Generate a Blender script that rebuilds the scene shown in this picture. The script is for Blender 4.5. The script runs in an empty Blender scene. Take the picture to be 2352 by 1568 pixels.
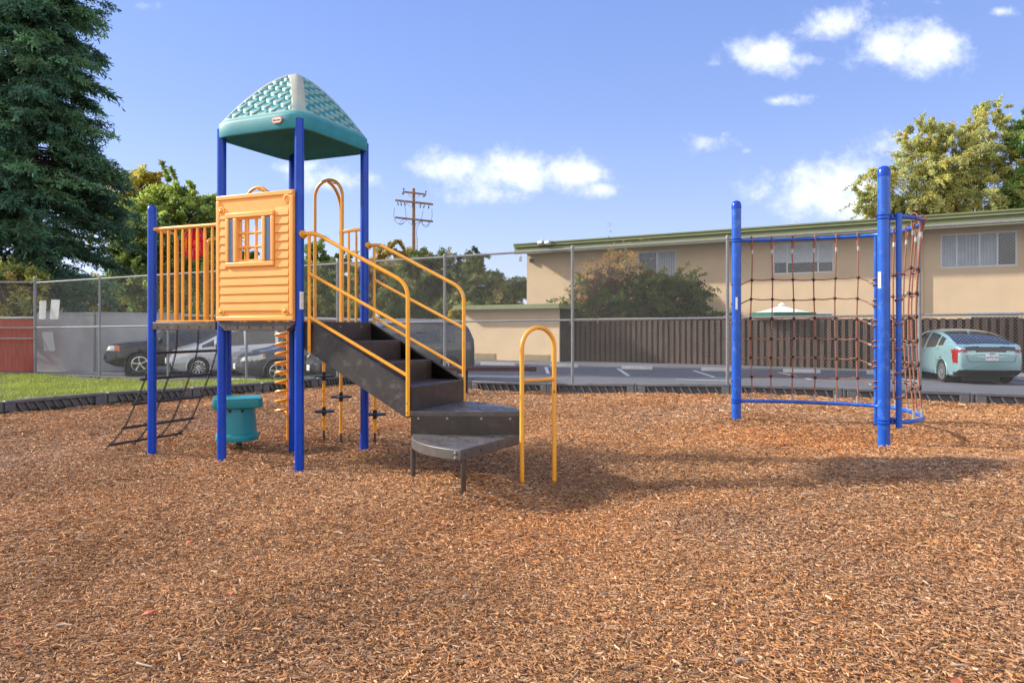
import bpy, math, random
import numpy as np
from mathutils import Vector, Matrix
random.seed(7); RNG = np.random.default_rng(11)
S = bpy.context.scene
C = S.collection
rad = math.radians

# ---------------------------------------------------------------- camera
F, YH, CH = 1690.0, 748.0, 1.4          # focal length and horizon in a 2352x1568 picture, eye height
cam = bpy.data.cameras.new('camera'); cam.sensor_width = 36; cam.lens = 36*F/2352
cam.shift_y = -(784-YH)/2352; cam.clip_end = 3000; cam.clip_start = .05
co = bpy.data.objects.new('camera', cam); C.objects.link(co)
co.location = (0, 0, CH); co.rotation_euler = (rad(90), 0, 0); S.camera = co

# ---------------------------------------------------------------- light
SUN_EL, SUN_AZ = rad(29.5), math.atan2(-.975, .22)     # azimuth from +Y towards +X of the direction to the sun
sd = Vector((math.sin(SUN_AZ)*math.cos(SUN_EL), math.cos(SUN_AZ)*math.cos(SUN_EL), math.sin(SUN_EL)))
sun = bpy.data.lights.new('sun', 'SUN'); sun.energy = 4.0; sun.angle = rad(2); sun.color = (1, .94, .82)
so = bpy.data.objects.new('sun', sun); C.objects.link(so)
so.rotation_euler = sd.to_track_quat('Z', 'Y').to_euler(); so.location = (-20, 4, 20)
S.view_settings.view_transform = 'Standard'; S.view_settings.look = 'None'
S.view_settings.exposure = 1.0; S.view_settings.gamma = 1

W = bpy.data.worlds.new('World'); S.world = W; W.use_nodes = True
nt = W.node_tree; nt.nodes.clear()
def N(t, typ, **kw):
    n = t.nodes.new(typ)
    for k, v in kw.items(): setattr(n, k, v)
    return n
def math_n(t, op, a, b=None, c=None, clamp=False):
    n = N(t, 'ShaderNodeMath', operation=op, use_clamp=clamp)
    for i, x in enumerate((a, b, c)):
        if x is None: continue
        if isinstance(x, (int, float)): n.inputs[i].default_value = x
        else: t.links.new(x, n.inputs[i])
    return n.outputs[0]
out = N(nt, 'ShaderNodeOutputWorld'); bg = N(nt, 'ShaderNodeBackground')
sky = N(nt, 'ShaderNodeTexSky', sky_type='NISHITA', sun_disc=False, sun_elevation=SUN_EL, sun_rotation=SUN_AZ,
        air_density=1.0, dust_density=.35, ozone_density=5)
bg.inputs['Strength'].default_value = .117
# clouds: soft lobes in the direction of view from the place (gnomonic chart round north)
tc = N(nt, 'ShaderNodeTexCoord'); sp = N(nt, 'ShaderNodeSeparateXYZ'); nt.links.new(tc.outputs['Generated'], sp.inputs[0])
yy = math_n(nt, 'MAXIMUM', sp.outputs['Y'], .02)
cu = math_n(nt, 'DIVIDE', sp.outputs['X'], yy); cv = math_n(nt, 'DIVIDE', sp.outputs['Z'], yy)
cvec = N(nt, 'ShaderNodeCombineXYZ'); nt.links.new(cu, cvec.inputs[0]); nt.links.new(cv, cvec.inputs[1])
def noise(t, vec, scale, detail=6, rough=.6, dims='3D'):
    n = N(t, 'ShaderNodeTexNoise'); n.inputs['Scale'].default_value = scale
    n.inputs['Detail'].default_value = detail; n.inputs['Roughness'].default_value = rough
    if vec is not None: t.links.new(vec, n.inputs['Vector'])
    return n
n1 = noise(nt, cvec.outputs[0], 15, 10, .66); n2 = noise(nt, cvec.outputs[0], 3.5, 3, .5)
CL = [ # centre x, y, half width, half height in picture units (2352 wide), strength
 (1060,385,110,32,1),(1170,395,150,42,1.1),(1290,400,110,35,1),(1375,438,45,20,.9),(1130,445,90,26,.8),
 (1760,125,70,38,1.1),(1840,135,75,17,.8),(1905,60,60,38,1.1),(1850,72,60,14,.6),(1720,155,30,28,.6),
 (2040,112,78,42,1.1),(2120,110,70,60,1.15),(2150,95,55,30,.9),(1800,232,60,12,.75),(1850,222,40,10,.55),
 (1630,330,42,18,.8),(1665,308,18,8,.5),(1640,147,20,8,.45),(1715,346,12,6,.5),(1795,310,16,7,.45),
 (1880,430,110,55,1.1),(1960,400,80,60,1.1),(1820,440,50,18,.8),(1960,470,110,45,.9),(2060,340,80,45,.8),
 (770,415,90,28,.75),(690,385,70,16,.55),(840,408,40,14,.6),(330,12,40,12,.5),(2140,5,35,10,.6),(2295,28,26,10,.7),(940,400,20,8,.3)]
acc = None
for (px, py, rx, ry, st) in CL:
    a = math_n(nt, 'MULTIPLY', math_n(nt, 'SUBTRACT', cu, (px-1176)/F), F/rx)
    b = math_n(nt, 'MULTIPLY', math_n(nt, 'SUBTRACT', cv, (YH-py)/F), F/ry)
    d = math_n(nt, 'ADD', math_n(nt, 'MULTIPLY', a, a), math_n(nt, 'MULTIPLY', b, b))
    g = math_n(nt, 'MULTIPLY', math_n(nt, 'EXPONENT', math_n(nt, 'MULTIPLY', d, -.62)), st)
    acc = g if acc is None else math_n(nt, 'MAXIMUM', acc, g)
fld = math_n(nt, 'ADD', acc, math_n(nt, 'MULTIPLY', math_n(nt, 'SUBTRACT', n1.outputs[0], .5), 2.3))
fld = math_n(nt, 'ADD', fld, math_n(nt, 'MULTIPLY', math_n(nt, 'SUBTRACT', n2.outputs[0], .5), .5))
mr = N(nt, 'ShaderNodeMapRange', interpolation_type='SMOOTHSTEP'); nt.links.new(fld, mr.inputs[0])
mr.inputs[1].default_value = .27; mr.inputs[2].default_value = 1.35
gate = math_n(nt, 'MULTIPLY', mr.outputs[0], math_n(nt, 'GREATER_THAN', acc, .06))
gate = math_n(nt, 'MULTIPLY', gate, math_n(nt, 'GREATER_THAN', sp.outputs['Y'], .05))
grad = N(nt, 'ShaderNodeMix', data_type='RGBA', blend_type='MULTIPLY'); grad.inputs[0].default_value = 1
nt.links.new(sky.outputs[0], grad.inputs['A']); grad.inputs['B'].default_value = (1.02, .86, 1.0, 1)   # white balance of the picture
even = N(nt, 'ShaderNodeValToRGB'); nt.links.new(sp.outputs['Z'], even.inputs[0]); cr = even.color_ramp    # even, slightly hazy blue by height above the horizon
cr.elements[0].position = 0.0; cr.elements[0].color = (3.1, 3.5, 4.5, 1); cr.elements[1].position = .48; cr.elements[1].color = (1.05, 1.75, 4.0, 1)
e_ = cr.elements.new(.12); e_.color = (2.35, 2.9, 4.35, 1); e_ = cr.elements.new(.28); e_.color = (1.5, 2.2, 4.15, 1)
blend = N(nt, 'ShaderNodeMix', data_type='RGBA'); blend.inputs[0].default_value = .6
nt.links.new(grad.outputs['Result'], blend.inputs['A']); nt.links.new(even.outputs[0], blend.inputs['B'])
mx = N(nt, 'ShaderNodeMix', data_type='RGBA'); nt.links.new(gate, mx.inputs[0]); nt.links.new(blend.outputs['Result'], mx.inputs['A'])
ccol = N(nt, 'ShaderNodeMix', data_type='RGBA'); ccol.inputs['A'].default_value = (4.1, 4.4, 5.0, 1); ccol.inputs['B'].default_value = (6.6, 6.7, 6.9, 1)
nt.links.new(n2.outputs[0], ccol.inputs[0]); nt.links.new(ccol.outputs['Result'], mx.inputs['B'])
# unseen broken cloud added behind the viewer to brighten and warm the fill
n3 = noise(nt, tc.outputs['Generated'], 3.2, 7, .6)
cov = N(nt, 'ShaderNodeMapRange', interpolation_type='SMOOTHSTEP'); nt.links.new(n3.outputs[0], cov.inputs[0]); cov.inputs[1].default_value = .36; cov.inputs[2].default_value = .56
bk = N(nt, 'ShaderNodeMapRange', interpolation_type='SMOOTHSTEP'); nt.links.new(sp.outputs['Y'], bk.inputs[0]); bk.inputs[1].default_value = -.02; bk.inputs[2].default_value = -.3
fill_cloud = N(nt, 'ShaderNodeMix', data_type='RGBA'); nt.links.new(math_n(nt, 'MULTIPLY', cov.outputs[0], bk.outputs[0]), fill_cloud.inputs[0])
nt.links.new(mx.outputs['Result'], fill_cloud.inputs['A']); fill_cloud.inputs['B'].default_value = (7.6, 7.4, 7.2, 1)
nt.links.new(fill_cloud.outputs['Result'], bg.inputs['Color']); nt.links.new(bg.outputs[0], out.inputs[0])

# ---------------------------------------------------------------- helpers
def at(px, py, Y): return Vector(((px-1176)/F*Y, Y, CH+(YH-py)/F*Y))
def tag(o, label=None, cat=None, group=None, kind=None):
    if label: o['label'] = label
    if cat: o['category'] = cat
    if group: o['group'] = group
    if kind: o['kind'] = kind
    return o
def thing(name, label, cat, loc=(0, 0, 0), group=None):
    o = bpy.data.objects.new(name, None); C.objects.link(o); o.location = loc; o.empty_display_size = .2
    return tag(o, label, cat, group)
def origin(o):
    p = Vector((0, 0, 0))
    while o: p = p + o.location; o = o.parent
    return p
class MB:
    def __init__(s): s.v = []; s.f = []
    def poly(s, pts):
        b = len(s.v); s.v += [tuple(p) for p in pts]; s.f.append(tuple(range(b, b+len(pts))))
    def box(s, c, d, R=None):
        c = Vector(c); b = len(s.v)
        for x, y, z in ((-1,-1,-1),(1,-1,-1),(1,1,-1),(-1,1,-1),(-1,-1,1),(1,-1,1),(1,1,1),(-1,1,1)):
            q = Vector((x*d[0]/2, y*d[1]/2, z*d[2]/2))
            if R is not None: q = R @ q
            s.v.append(tuple(c+q))
        s.f += [tuple(b+i for i in q) for q in ((3,2,1,0),(4,5,6,7),(0,1,5,4),(1,2,6,5),(2,3,7,6),(3,0,4,7))]
    def bar(s, a, b, w, h, up=(0, 0, 1)):      # box from a to b
        a = Vector(a); b = Vector(b); t = (b-a); L = t.length; t.normalize()
        u = Vector(up); n = t.cross(u)
        if n.length < 1e-4: n = t.cross(Vector((0, 1, 0)))
        n.normalize(); u = n.cross(t)
        R = Matrix((t, n, u)).transposed(); s.box((a+b)/2, (L, w, h), R)
    def tube(s, pts, r, n=8, closed=False, cap=True):
        pts = [Vector(p) for p in pts]; m = len(pts); rs = r if isinstance(r, (list, tuple)) else [r]*m
        tg = []
        for i in range(m):
            a = pts[(i-1) % m] if (closed or i > 0) else pts[i]; b = pts[(i+1) % m] if (closed or i < m-1) else pts[i]
            d = b-a; tg.append(d.normalized() if d.length > 1e-9 else Vector((0, 0, 1)))
        up = Vector((0, 0, 1)) if abs(tg[0].z) < .9 else Vector((0, 1, 0))
        u = (up - tg[0]*up.dot(tg[0])).normalized(); base = len(s.v)
        for i in range(m):
            u = u - tg[i]*u.dot(tg[i])
            if u.length < 1e-6: u = tg[i].orthogonal()
            u.normalize(); w = tg[i].cross(u)
            for k in range(n):
                an = 2*math.pi*k/n; s.v.append(tuple(pts[i]+u*math.cos(an)*rs[i]+w*math.sin(an)*rs[i]))
        for i in range(m if closed else m-1):
            j = (i+1) % m
            for k in range(n):
                l = (k+1) % n; s.f.append((base+i*n+k, base+i*n+l, base+j*n+l, base+j*n+k))
        if cap and not closed:
            s.f.append(tuple(base+k for k in reversed(range(n)))); s.f.append(tuple(base+(m-1)*n+k for k in range(n)))
    def lathe(s, prof, c, n=24, axis=None, sx=1, sy=1):
        c = Vector(c); R = Matrix.Identity(3) if axis is None else Vector(axis).to_track_quat('Z', 'Y').to_matrix(); base = len(s.v)
        for (r, z) in prof:
            for k in range(n):
                an = 2*math.pi*k/n; s.v.append(tuple(c+R @ Vector((r*math.cos(an)*sx, r*math.sin(an)*sy, z))))
        for i in range(len(prof)-1):
            for k in range(n):
                l = (k+1) % n; s.f.append((base+i*n+k, base+i*n+l, base+(i+1)*n+l, base+(i+1)*n+k))
        if prof[0][0] > 1e-6: s.f.append(tuple(base+k for k in reversed(range(n))))
        if prof[-1][0] > 1e-6: s.f.append(tuple(base+(len(prof)-1)*n+k for k in range(n)))
    def prism(s, poly, fn, d0, d1):            # poly of (p,q), fn(p,q,d)->xyz
        n = len(poly); b = len(s.v)
        s.v += [tuple(fn(p, q, d0)) for p, q in poly]+[tuple(fn(p, q, d1)) for p, q in poly]
        s.f.append(tuple(range(b, b+n))); s.f.append(tuple(b+n+i for i in reversed(range(n))))
        for i in range(n):
            j = (i+1) % n; s.f.append((b+i, b+n+i, b+n+j, b+j))
    def build(s, name, m, parent=None, smooth=True, bevel=0, seg=2, ang=35, fix=True):
        me = bpy.data.meshes.new(name); o0 = origin(parent)
        me.from_pydata([(x-o0.x, y-o0.y, z-o0.z) for x, y, z in s.v], [], s.f)
        if fix:
            import bmesh
            bm = bmesh.new(); bm.from_mesh(me); bmesh.ops.recalc_face_normals(bm, faces=bm.faces); bm.to_mesh(me); bm.free()
        me.materials.append(m)
        if smooth:
            me.polygons.foreach_set('use_smooth', [True]*len(me.polygons)); me.set_sharp_from_angle(angle=rad(ang))
        o = bpy.data.objects.new(name, me); C.objects.link(o)
        if parent: o.parent = parent
        if bevel:
            b = o.modifiers.new('bevel', 'BEVEL'); b.width = bevel; b.segments = seg; b.limit_method = 'ANGLE'; b.angle_limit = rad(40)
        return o
def quad_mesh(name, verts, m, cols=None, parent=None, quads=None, smooth=False, fn=4):
    """verts (n*fn,3) float array as separate faces, or with an explicit face array"""
    me = bpy.data.meshes.new(name); verts = np.asarray(verts, np.float32).reshape(-1, 3); nv = len(verts)
    o0 = origin(parent)
    if parent is not None: verts = verts-np.array(o0, np.float32)
    q = np.arange(nv, dtype=np.int32).reshape(-1, fn) if quads is None else np.asarray(quads, np.int32)
    me.vertices.add(nv); me.vertices.foreach_set('co', verts.ravel())
    me.loops.add(q.size); me.loops.foreach_set('vertex_index', q.ravel())
    me.polygons.add(len(q)); me.polygons.foreach_set('loop_start', np.arange(0, q.size, q.shape[1], dtype=np.int32))
    me.polygons.foreach_set('use_smooth', np.full(len(q), smooth))
    if cols is not None:
        a = me.attributes.new('tint', 'FLOAT_COLOR', 'POINT'); cc = np.ones((nv, 4), np.float32); cc[:, :3] = cols
        a.data.foreach_set('color', cc.ravel())
    me.update(calc_edges=True); me.materials.append(m)
    o = bpy.data.objects.new(name, me); C.objects.link(o)
    if parent is not None: o.parent = parent
    return o
def children(o): return [c for c in bpy.data.objects if c.parent == o]
def copy_tree(o, parent=None):
    ch = children(o); c = o.copy(); C.objects.link(c); c.parent = parent
    for k in ch: copy_tree(k, c)
    return c
def spline(pts, n=8):
    pts = [Vector(p) for p in pts]; o = []
    for i in range(len(pts)-1):
        p0 = pts[max(i-1, 0)]; p1 = pts[i]; p2 = pts[i+1]; p3 = pts[min(i+2, len(pts)-1)]
        for k in range(n):
            t = k/n; o.append(.5*((2*p1)+(p2-p0)*t+(2*p0-5*p1+4*p2-p3)*t*t+(3*p1-p0-3*p2+p3)*t**3))
    o.append(pts[-1]); return o
def rounded(pts, r, n=6):                      # polyline with rounded corners
    pts = [Vector(p) for p in pts]; o = [pts[0]]
    for i in range(1, len(pts)-1):
        a, b, c = pts[i-1:i+2]; d1 = (a-b); d2 = (c-b); k = min(r, d1.length*.49, d2.length*.49)
        p = b+d1.normalized()*k; q = b+d2.normalized()*k
        for j in range(n+1):
            t = j/n; o.append(p*(1-t)**2+b*2*t*(1-t)+q*t*t)
    o.append(pts[-1]); return o
def text_mesh(name, body, size, loc, R, m, parent=None, depth=.001, align='CENTER', sx=1):
    cu_ = bpy.data.curves.new(name, 'FONT'); cu_.body = body; cu_.size = size; cu_.extrude = depth; cu_.align_x = align; cu_.align_y = 'CENTER'
    t = bpy.data.objects.new(name, cu_); C.objects.link(t); dg = bpy.context.evaluated_depsgraph_get()
    me = bpy.data.meshes.new_from_object(t.evaluated_get(dg)); bpy.data.objects.remove(t)
    o0 = origin(parent)
    M = Matrix.Translation(Vector(loc)-o0) @ R.to_4x4() @ Matrix.Diagonal((sx, 1, 1, 1))
    me.transform(M); me.materials.clear(); me.materials.append(m); me.name = name
    o = bpy.data.objects.new(name, me); C.objects.link(o)
    if parent: o.parent = parent
    return o

# ---------------------------------------------------------------- materials
def pmat(name, col, rough=.5, metal=0, var=.12, scale=4, bump=0, bscale=60, spec=.5, wear=None, wearamt=.4, wscale=3, coat=0, tint=None, transl=0, vcol=False, stretch=None):
    m = bpy.data.materials.new(name); m.use_nodes = True; t = m.node_tree; b = t.nodes['Principled BSDF']
    b.inputs['Roughness'].default_value = rough; b.inputs['Metallic'].default_value = metal
    b.inputs['Specular IOR Level'].default_value = spec; b.inputs['Coat Weight'].default_value = coat
    g = N(t, 'ShaderNodeNewGeometry'); vec = g.outputs['Position']
    if stretch:
        mp = N(t, 'ShaderNodeMapping'); mp.inputs['Scale'].default_value = stretch; t.links.new(vec, mp.inputs[0]); vec = mp.outputs[0]
    nz = noise(t, vec, scale, 5, .6); mr_ = N(t, 'ShaderNodeMapRange'); t.links.new(nz.outputs[0], mr_.inputs[0])
    mr_.inputs[1].default_value = .3; mr_.inputs[2].default_value = .7; mr_.inputs[3].default_value = 1-var; mr_.inputs[4].default_value = 1+var
    mul = N(t, 'ShaderNodeMix', data_type='RGBA', blend_type='MULTIPLY'); mul.inputs[0].default_value = 1
    if vcol:
        at_ = N(t, 'ShaderNodeAttribute', attribute_name='tint'); t.links.new(at_.outputs['Color'], mul.inputs['A'])
    else: mul.inputs['A'].default_value = (*col, 1)
    t.links.new(mr_.outputs[0], mul.inputs['B']); res = mul.outputs['Result']
    if wear:
        nw = noise(t, vec, wscale, 7, .7); m2 = N(t, 'ShaderNodeMapRange', interpolation_type='SMOOTHSTEP'); t.links.new(nw.outputs[0], m2.inputs[0])
        m2.inputs[1].default_value = .5; m2.inputs[2].default_value = .75; m2.inputs[4].default_value = wearamt
        mw = N(t, 'ShaderNodeMix', data_type='RGBA'); t.links.new(m2.outputs[0], mw.inputs[0]); t.links.new(res, mw.inputs['A']); mw.inputs['B'].default_value = (*wear, 1); res = mw.outputs['Result']
    t.links.new(res, b.inputs['Base Color'])
    if bump:
        nb = noise(t, vec, bscale, 4, .6); bp = N(t, 'ShaderNodeBump'); bp.inputs['Strength'].default_value = bump; bp.inputs['Distance'].default_value = .01
        t.links.new(nb.outputs[0], bp.inputs['Height']); t.links.new(bp.outputs[0], b.inputs['Normal'])
    if transl:
        tr = N(t, 'ShaderNodeBsdfTranslucent'); t.links.new(res, tr.inputs['Color']); ms = N(t, 'ShaderNodeMixShader'); ms.inputs[0].default_value = transl
        t.links.new(b.outputs[0], ms.inputs[1]); t.links.new(tr.outputs[0], ms.inputs[2]); t.links.new(ms.outputs[0], t.nodes['Material Output'].inputs[0])
    return m
M = {}
M['blue'] = pmat('blue_paint', (.0015, .05, .42), .27, var=.12, scale=3, wear=(.02, .12, .5), wearamt=.4, wscale=5, coat=.05, spec=.35, bump=.04, bscale=40)
M['blue_faded'] = pmat('faded_blue_paint', (.006, .08, .44), .33, var=.15, scale=5, wear=(.12, .28, .66), wearamt=.55, wscale=9, coat=.15, bump=.04, bscale=40)
M['yellow'] = pmat('yellow_paint', (.86, .35, .012), .35, var=.1, scale=6, wear=(.70, .38, .12), wearamt=.5, wscale=7, coat=.15)
M['yellow_faded'] = pmat('faded_yellow_paint', (.80, .36, .04), .40, var=.1, scale=6, wear=(.66, .39, .15), wearamt=.7, wscale=5)
M['peach'] = pmat('peach_plastic', (.90, .40, .085), .45, var=.05, scale=3, wear=(.88, .47, .17), wearamt=.4, wscale=4, bump=.03, bscale=80)
M['slate'] = pmat('slate_blue_plastic', (.10, .19, .33), .45, var=.1, scale=20)
M['teal'] = pmat('teal_plastic', (.008, .26, .31), .38, var=.1, scale=4, wear=(.05, .27, .30), wearamt=.35, wscale=6)
M['roof'] = pmat('weathered_teal_plastic', (0, 0, 0), .5, var=.12, scale=7, vcol=True, bump=.04, bscale=60)
M['vinyl'] = pmat('dark_brown_vinyl', (.042, .031, .025), .42, var=.2, scale=6, wear=(.13, .11, .1), wearamt=.35, wscale=12, bump=.06, bscale=90)
M['vinyl_worn'] = pmat('worn_charcoal_plastic', (.036, .033, .032), .5, var=.3, scale=5, wear=(.24, .2, .17), wearamt=.45, wscale=9, bump=.08, bscale=90)
M['deckgrey'] = pmat('brown_grey_vinyl', (.075, .056, .045), .45, var=.2, scale=7, wear=(.2, .17, .15), wearamt=.4, wscale=14, bump=.05)
M['black'] = pmat('black_rubber', (.012, .012, .013), .5, var=.2)
M['chain'] = pmat('coated_chain', (.035, .026, .02), .4, var=.2)
M['steel'] = pmat('galvanised_steel', (.20, .205, .215), .55, metal=0, var=.18, scale=18)
M['wire'] = pmat('galvanised_wire', (.25, .24, .23), .55, metal=.1, var=.15, scale=3)
M['ferrule'] = pmat('aluminium', (.42, .41, .39), .35, metal=.5)
M['rope'] = pmat('rust_red_rope', (.30, .115, .065), .75, var=.3, scale=60, bump=.5, bscale=160)
M['red'] = pmat('red_plastic', (.62, .015, .015), .25, var=.1, coat=.3)
M['white'] = pmat('white_sticker', (.75, .75, .73), .5, var=.05, scale=30)
M['ink'] = pmat('dark_ink', (.03, .03, .03), .6)
M['curb'] = pmat('grey_black_plastic', (.095, .096, .104), .45, var=.2, scale=9, wear=(.16, .16, .17), wearamt=.45, wscale=8, bump=.05)
M['asphalt'] = pmat('asphalt', (.095, .097, .108), .85, var=.16, scale=.5, wear=(.15, .14, .135), wearamt=.55, wscale=.35, bump=.3, bscale=120)
M['paint'] = pmat('white_road_paint', (.62, .62, .6), .7, var=.2, scale=6, wear=(.2, .2, .2), wearamt=.6, wscale=14)
M['concrete'] = pmat('concrete', (.36, .35, .34), .9, var=.2, scale=2, bump=.2, bscale=70)
M['greywall'] = pmat('grey_rendered_wall', (.33, .33, .34), .9, var=.25, scale=.7, wear=(.36, .36, .39), wearamt=.5, wscale=.6, bump=.15, bscale=50)
M['stucco'] = pmat('tan_stucco', (.57, .425, .275), .92, var=.06, scale=1.2, bump=.35, bscale=90)
M['vent'] = pmat('tan_vent', (.34, .26, .16), .8, var=.1)
M['olive'] = pmat('olive_green_paint', (.175, .195, .088), .6, var=.1, scale=.8)
M['board'] = pmat('brown_fence_board', (.078, .05, .037), .85, var=.3, scale=3, stretch=(6, 6, .5), bump=.2, bscale=60)
M['boarddark'] = pmat('dark_fence_board', (.03, .021, .019), .9, var=.2)
M['redwood'] = pmat('red_stained_fence', (.33, .055, .03), .8, var=.3, scale=3, stretch=(5, 5, .6))
M['wood'] = pmat('weathered_timber', (.25, .16, .11), .85, var=.35, scale=4, stretch=(6, 6, .6))
M['brownfascia'] = pmat('brown_fascia', (.2, .1, .05), .8, var=.2)
M['frame'] = pmat('window_frame', (.5, .5, .5), .4, metal=.4, var=.05)
M['glass'] = pmat('dark_glass', (.02, .025, .03), .06, var=.2, spec=.8)
M['blind'] = pmat('pale_blind', (.36, .40, .44), .6, var=.1, scale=4)
M['blindlight'] = pmat('light_blind', (.46, .49, .52), .6, var=.1, scale=4)
M['canvas'] = pmat('white_canvas', (.72, .72, .69), .8, var=.05)
M['canvasgreen'] = pmat('green_canvas', (.01, .12, .075), .8, var=.1)
M['bark'] = pmat('bark', (.10, .065, .045), .9, var=.35, scale=6, bump=.6, bscale=18, stretch=(3, 3, .6))
M['leaf'] = pmat('leaf', (0, 0, 0), .55, var=.12, scale=2, vcol=True, transl=.42, spec=.25)
M['needle'] = pmat('needle', (0, 0, 0), .6, var=.15, scale=1.5, vcol=True, transl=.3, spec=.2)
M['chip'] = pmat('wood_chip', (0, 0, 0), .8, var=.1, scale=60, vcol=True, spec=.25)
M['grassblade'] = pmat('grass_blade', (0, 0, 0), .6, var=.2, scale=3, vcol=True, transl=.25, spec=.25)
M['soil'] = pmat('lawn_soil', (.07, .085, .03), .9, var=.4, scale=3, bump=.4, bscale=40)
M['duff'] = pmat('packed_wood_chip_bed', (.27, .15, .075), .9, var=.5, scale=35, wear=(.45, .27, .14), wearamt=.7, wscale=50, bump=1, bscale=70)
M['earth'] = pmat('earth', (.12, .11, .08), .9, var=.3, scale=.3)
M['bench'] = pmat('maroon_mesh_metal', (.06, .03, .035), .5, var=.2)
M['tyre'] = pmat('tyre_rubber', (.012, .012, .012), .7, var=.2)
M['alloy'] = pmat('alloy', (.55, .56, .58), .25, metal=.8, var=.05)
M['lens'] = pmat('clear_lens', (.55, .55, .5), .1, var=.1, coat=.5)
M['amber'] = pmat('amber_lens', (.65, .11, .03), .15, coat=.5)
M['taillight'] = pmat('red_lens', (.22, .008, .01), .2, coat=.6)
M['plate'] = pmat('plate', (.7, .7, .7), .4)
M['chrome'] = pmat('chrome', (.6, .6, .62), .12, metal=.9, var=.03)
M['trim'] = pmat('black_trim', (.012, .012, .014), .35, coat=.2)
def carpaint(n, c, metal=.35, r=.28): M[n] = pmat(n, c, r, metal=metal, var=.04, scale=3, coat=.8)
carpaint('black_car_paint', (.01, .01, .012)); carpaint('silver_car_paint', (.50, .51, .54), .5)
carpaint('charcoal_car_paint', (.045, .05, .062)); carpaint('black_suv_paint', (.022, .024, .032)); carpaint('pale_aqua_car_paint', (.22, .37, .385), .3)
# ================================================================ the setting
FA, FB = 16.2, -.528                          # chain-link fence line  Y = FA + FB*X
def fenceY(x): return FA+FB*x
LB0 = np.array((-8.07, 11.6)); LBD = np.array((.572, .82)); LBN = np.array((.82, -.572))   # left edging line, normal towards the chips
CORNER = LB0+LBD*7.54
def edgeY(x): return 15.8+FB*x
LOT = -.18
def sstep(a, b, x): t = np.clip((x-a)/(b-a), 0, 1); return t*t*(3-2*t)
MOUNDS = [(-.45, 6.05, .42, .10), (-.15, 6.3, .35, .07), (-.9, 6.35, .4, .04), (.4, 5.75, .7, -.04), (.2, 6.55, .5, -.02), (-2.5, 8.3, .5, -.06), (-3.1, 8.4, .35, .0),
          (-1.6, 8.0, .3, .03), (-2.07, 7.16, .3, -.035), (-2.95, 7.55, .25, .02), (3.6, 9.2, .7, -.05), (4.4, 8.2, .6, -.05), (3.96, 7.7, .3, .02), (3.0, 10, .3, .02),
          (-5, 4.5, .8, .05), (-1.2, 3.6, .5, .04), (1.6, 4.2, .7, .05), (3.2, 5.2, 1, .05), (-3.4, 5.1, .8, .04), (2.2, 3.2, .6, .04), (4.6, 6.3, .9, .05), (-.2, 4.6, .7, -.03), (.9, 6.1, .55, -.06), (1.6, 5.4, .5, .045), (-2.2, 5.9, .6, -.04), (-4.2, 6.6, .7, .05), (2.6, 7.4, .6, -.045), (-5.6, 8.4, .8, -.05), (5.6, 7.2, .8, -.05), (.7, 8.6, .8, .05), (-.4, 9.6, .8, -.05), (1.9, 10.6, .9, .05), (-2.3, 4.3, .5, -.035)]
def gz(x, y):
    x = np.asarray(x, float); y = np.asarray(y, float)
    z = .15*sstep(0, 5, x)
    for mx_, my_, r, h in MOUNDS: z = z+h*np.exp(-((x-mx_)**2+(y-my_)**2)/(r*r))
    z = z+.021*np.sin(2.1*x+.7*y+1)*np.sin(1.7*y-.6*x)+.009*np.sin(5.3*x+2.2*y)*np.sin(4.4*y-1.8*x+2)+.005*np.sin(11*x-3*y)*np.sin(9.3*y+2.7*x)
    return z
def in_bed(x, y): return (((x-LB0[0])*LBN[0]+(y-LB0[1])*LBN[1]) > -.02) & (y < edgeY(x)+.03)
def g1(x, y): return float(gz(x, y))

mb = MB(); mb.poly([(-600, -300, -.5), (600, -300, -.5), (600, 1500, -.5), (-600, 1500, -.5)])
tag(mb.build('ground', M['earth'], smooth=False), kind='structure')
# parking lot sheet, beyond the fence and beyond the right-hand edging
mb = MB(); xs = [-70, -16.4, CORNER[0], 12, 22, 60]
mb.poly([(-70, 24.9, LOT), (-16.2, 24.5, LOT), (CORNER[0]-.6, 18.4, LOT), (CORNER[0], 17.75, LOT), (14, edgeY(14)+.06, LOT), (60, edgeY(14)-8, LOT), (60, 70, LOT), (-70, 70, LOT)])
tag(mb.build('parking_lot', M['asphalt'], smooth=False), kind='structure')
# painted stall lines and lane lines
mb = MB()
def stripe(a, b, w=.1):
    d = (Vector(b)-Vector(a)).normalized(); n = Vector((-d.y, d.x))*w/2; a = Vector(a); b = Vector(b); z = LOT+.004
    mb.poly([(*(a-n), z), (*(b-n), z), (*(b+n), z), (*(a+n), z)])
def lot(px, py): Y = (CH-LOT)*F/(py-YH); return ((px-1176)/F*Y, Y)
for p, q in (((1254, 843), (1259, 858)), ((1419, 846), (1444, 863)), ((1593, 851), (1641, 866)), ((1788, 855), (1862, 871)), ((2000, 858), (2110, 876)), ((2180, 862), (2300, 880)), ((2335, 868), (2480, 890))):
    stripe(lot(*p), lot(*q), .12)
for p, q in (((1552, 871), (1692, 875)), ((1420, 889), (1520, 885)), ((1140, 884), (1216, 879)), ((2230, 875), (2360, 880)), ((2225, 916), (2290, 919))):
    stripe(lot(*p), lot(*q), .1)
tag(mb.build('parking_lot_marking', M['paint'], smooth=False), kind='structure')

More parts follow.
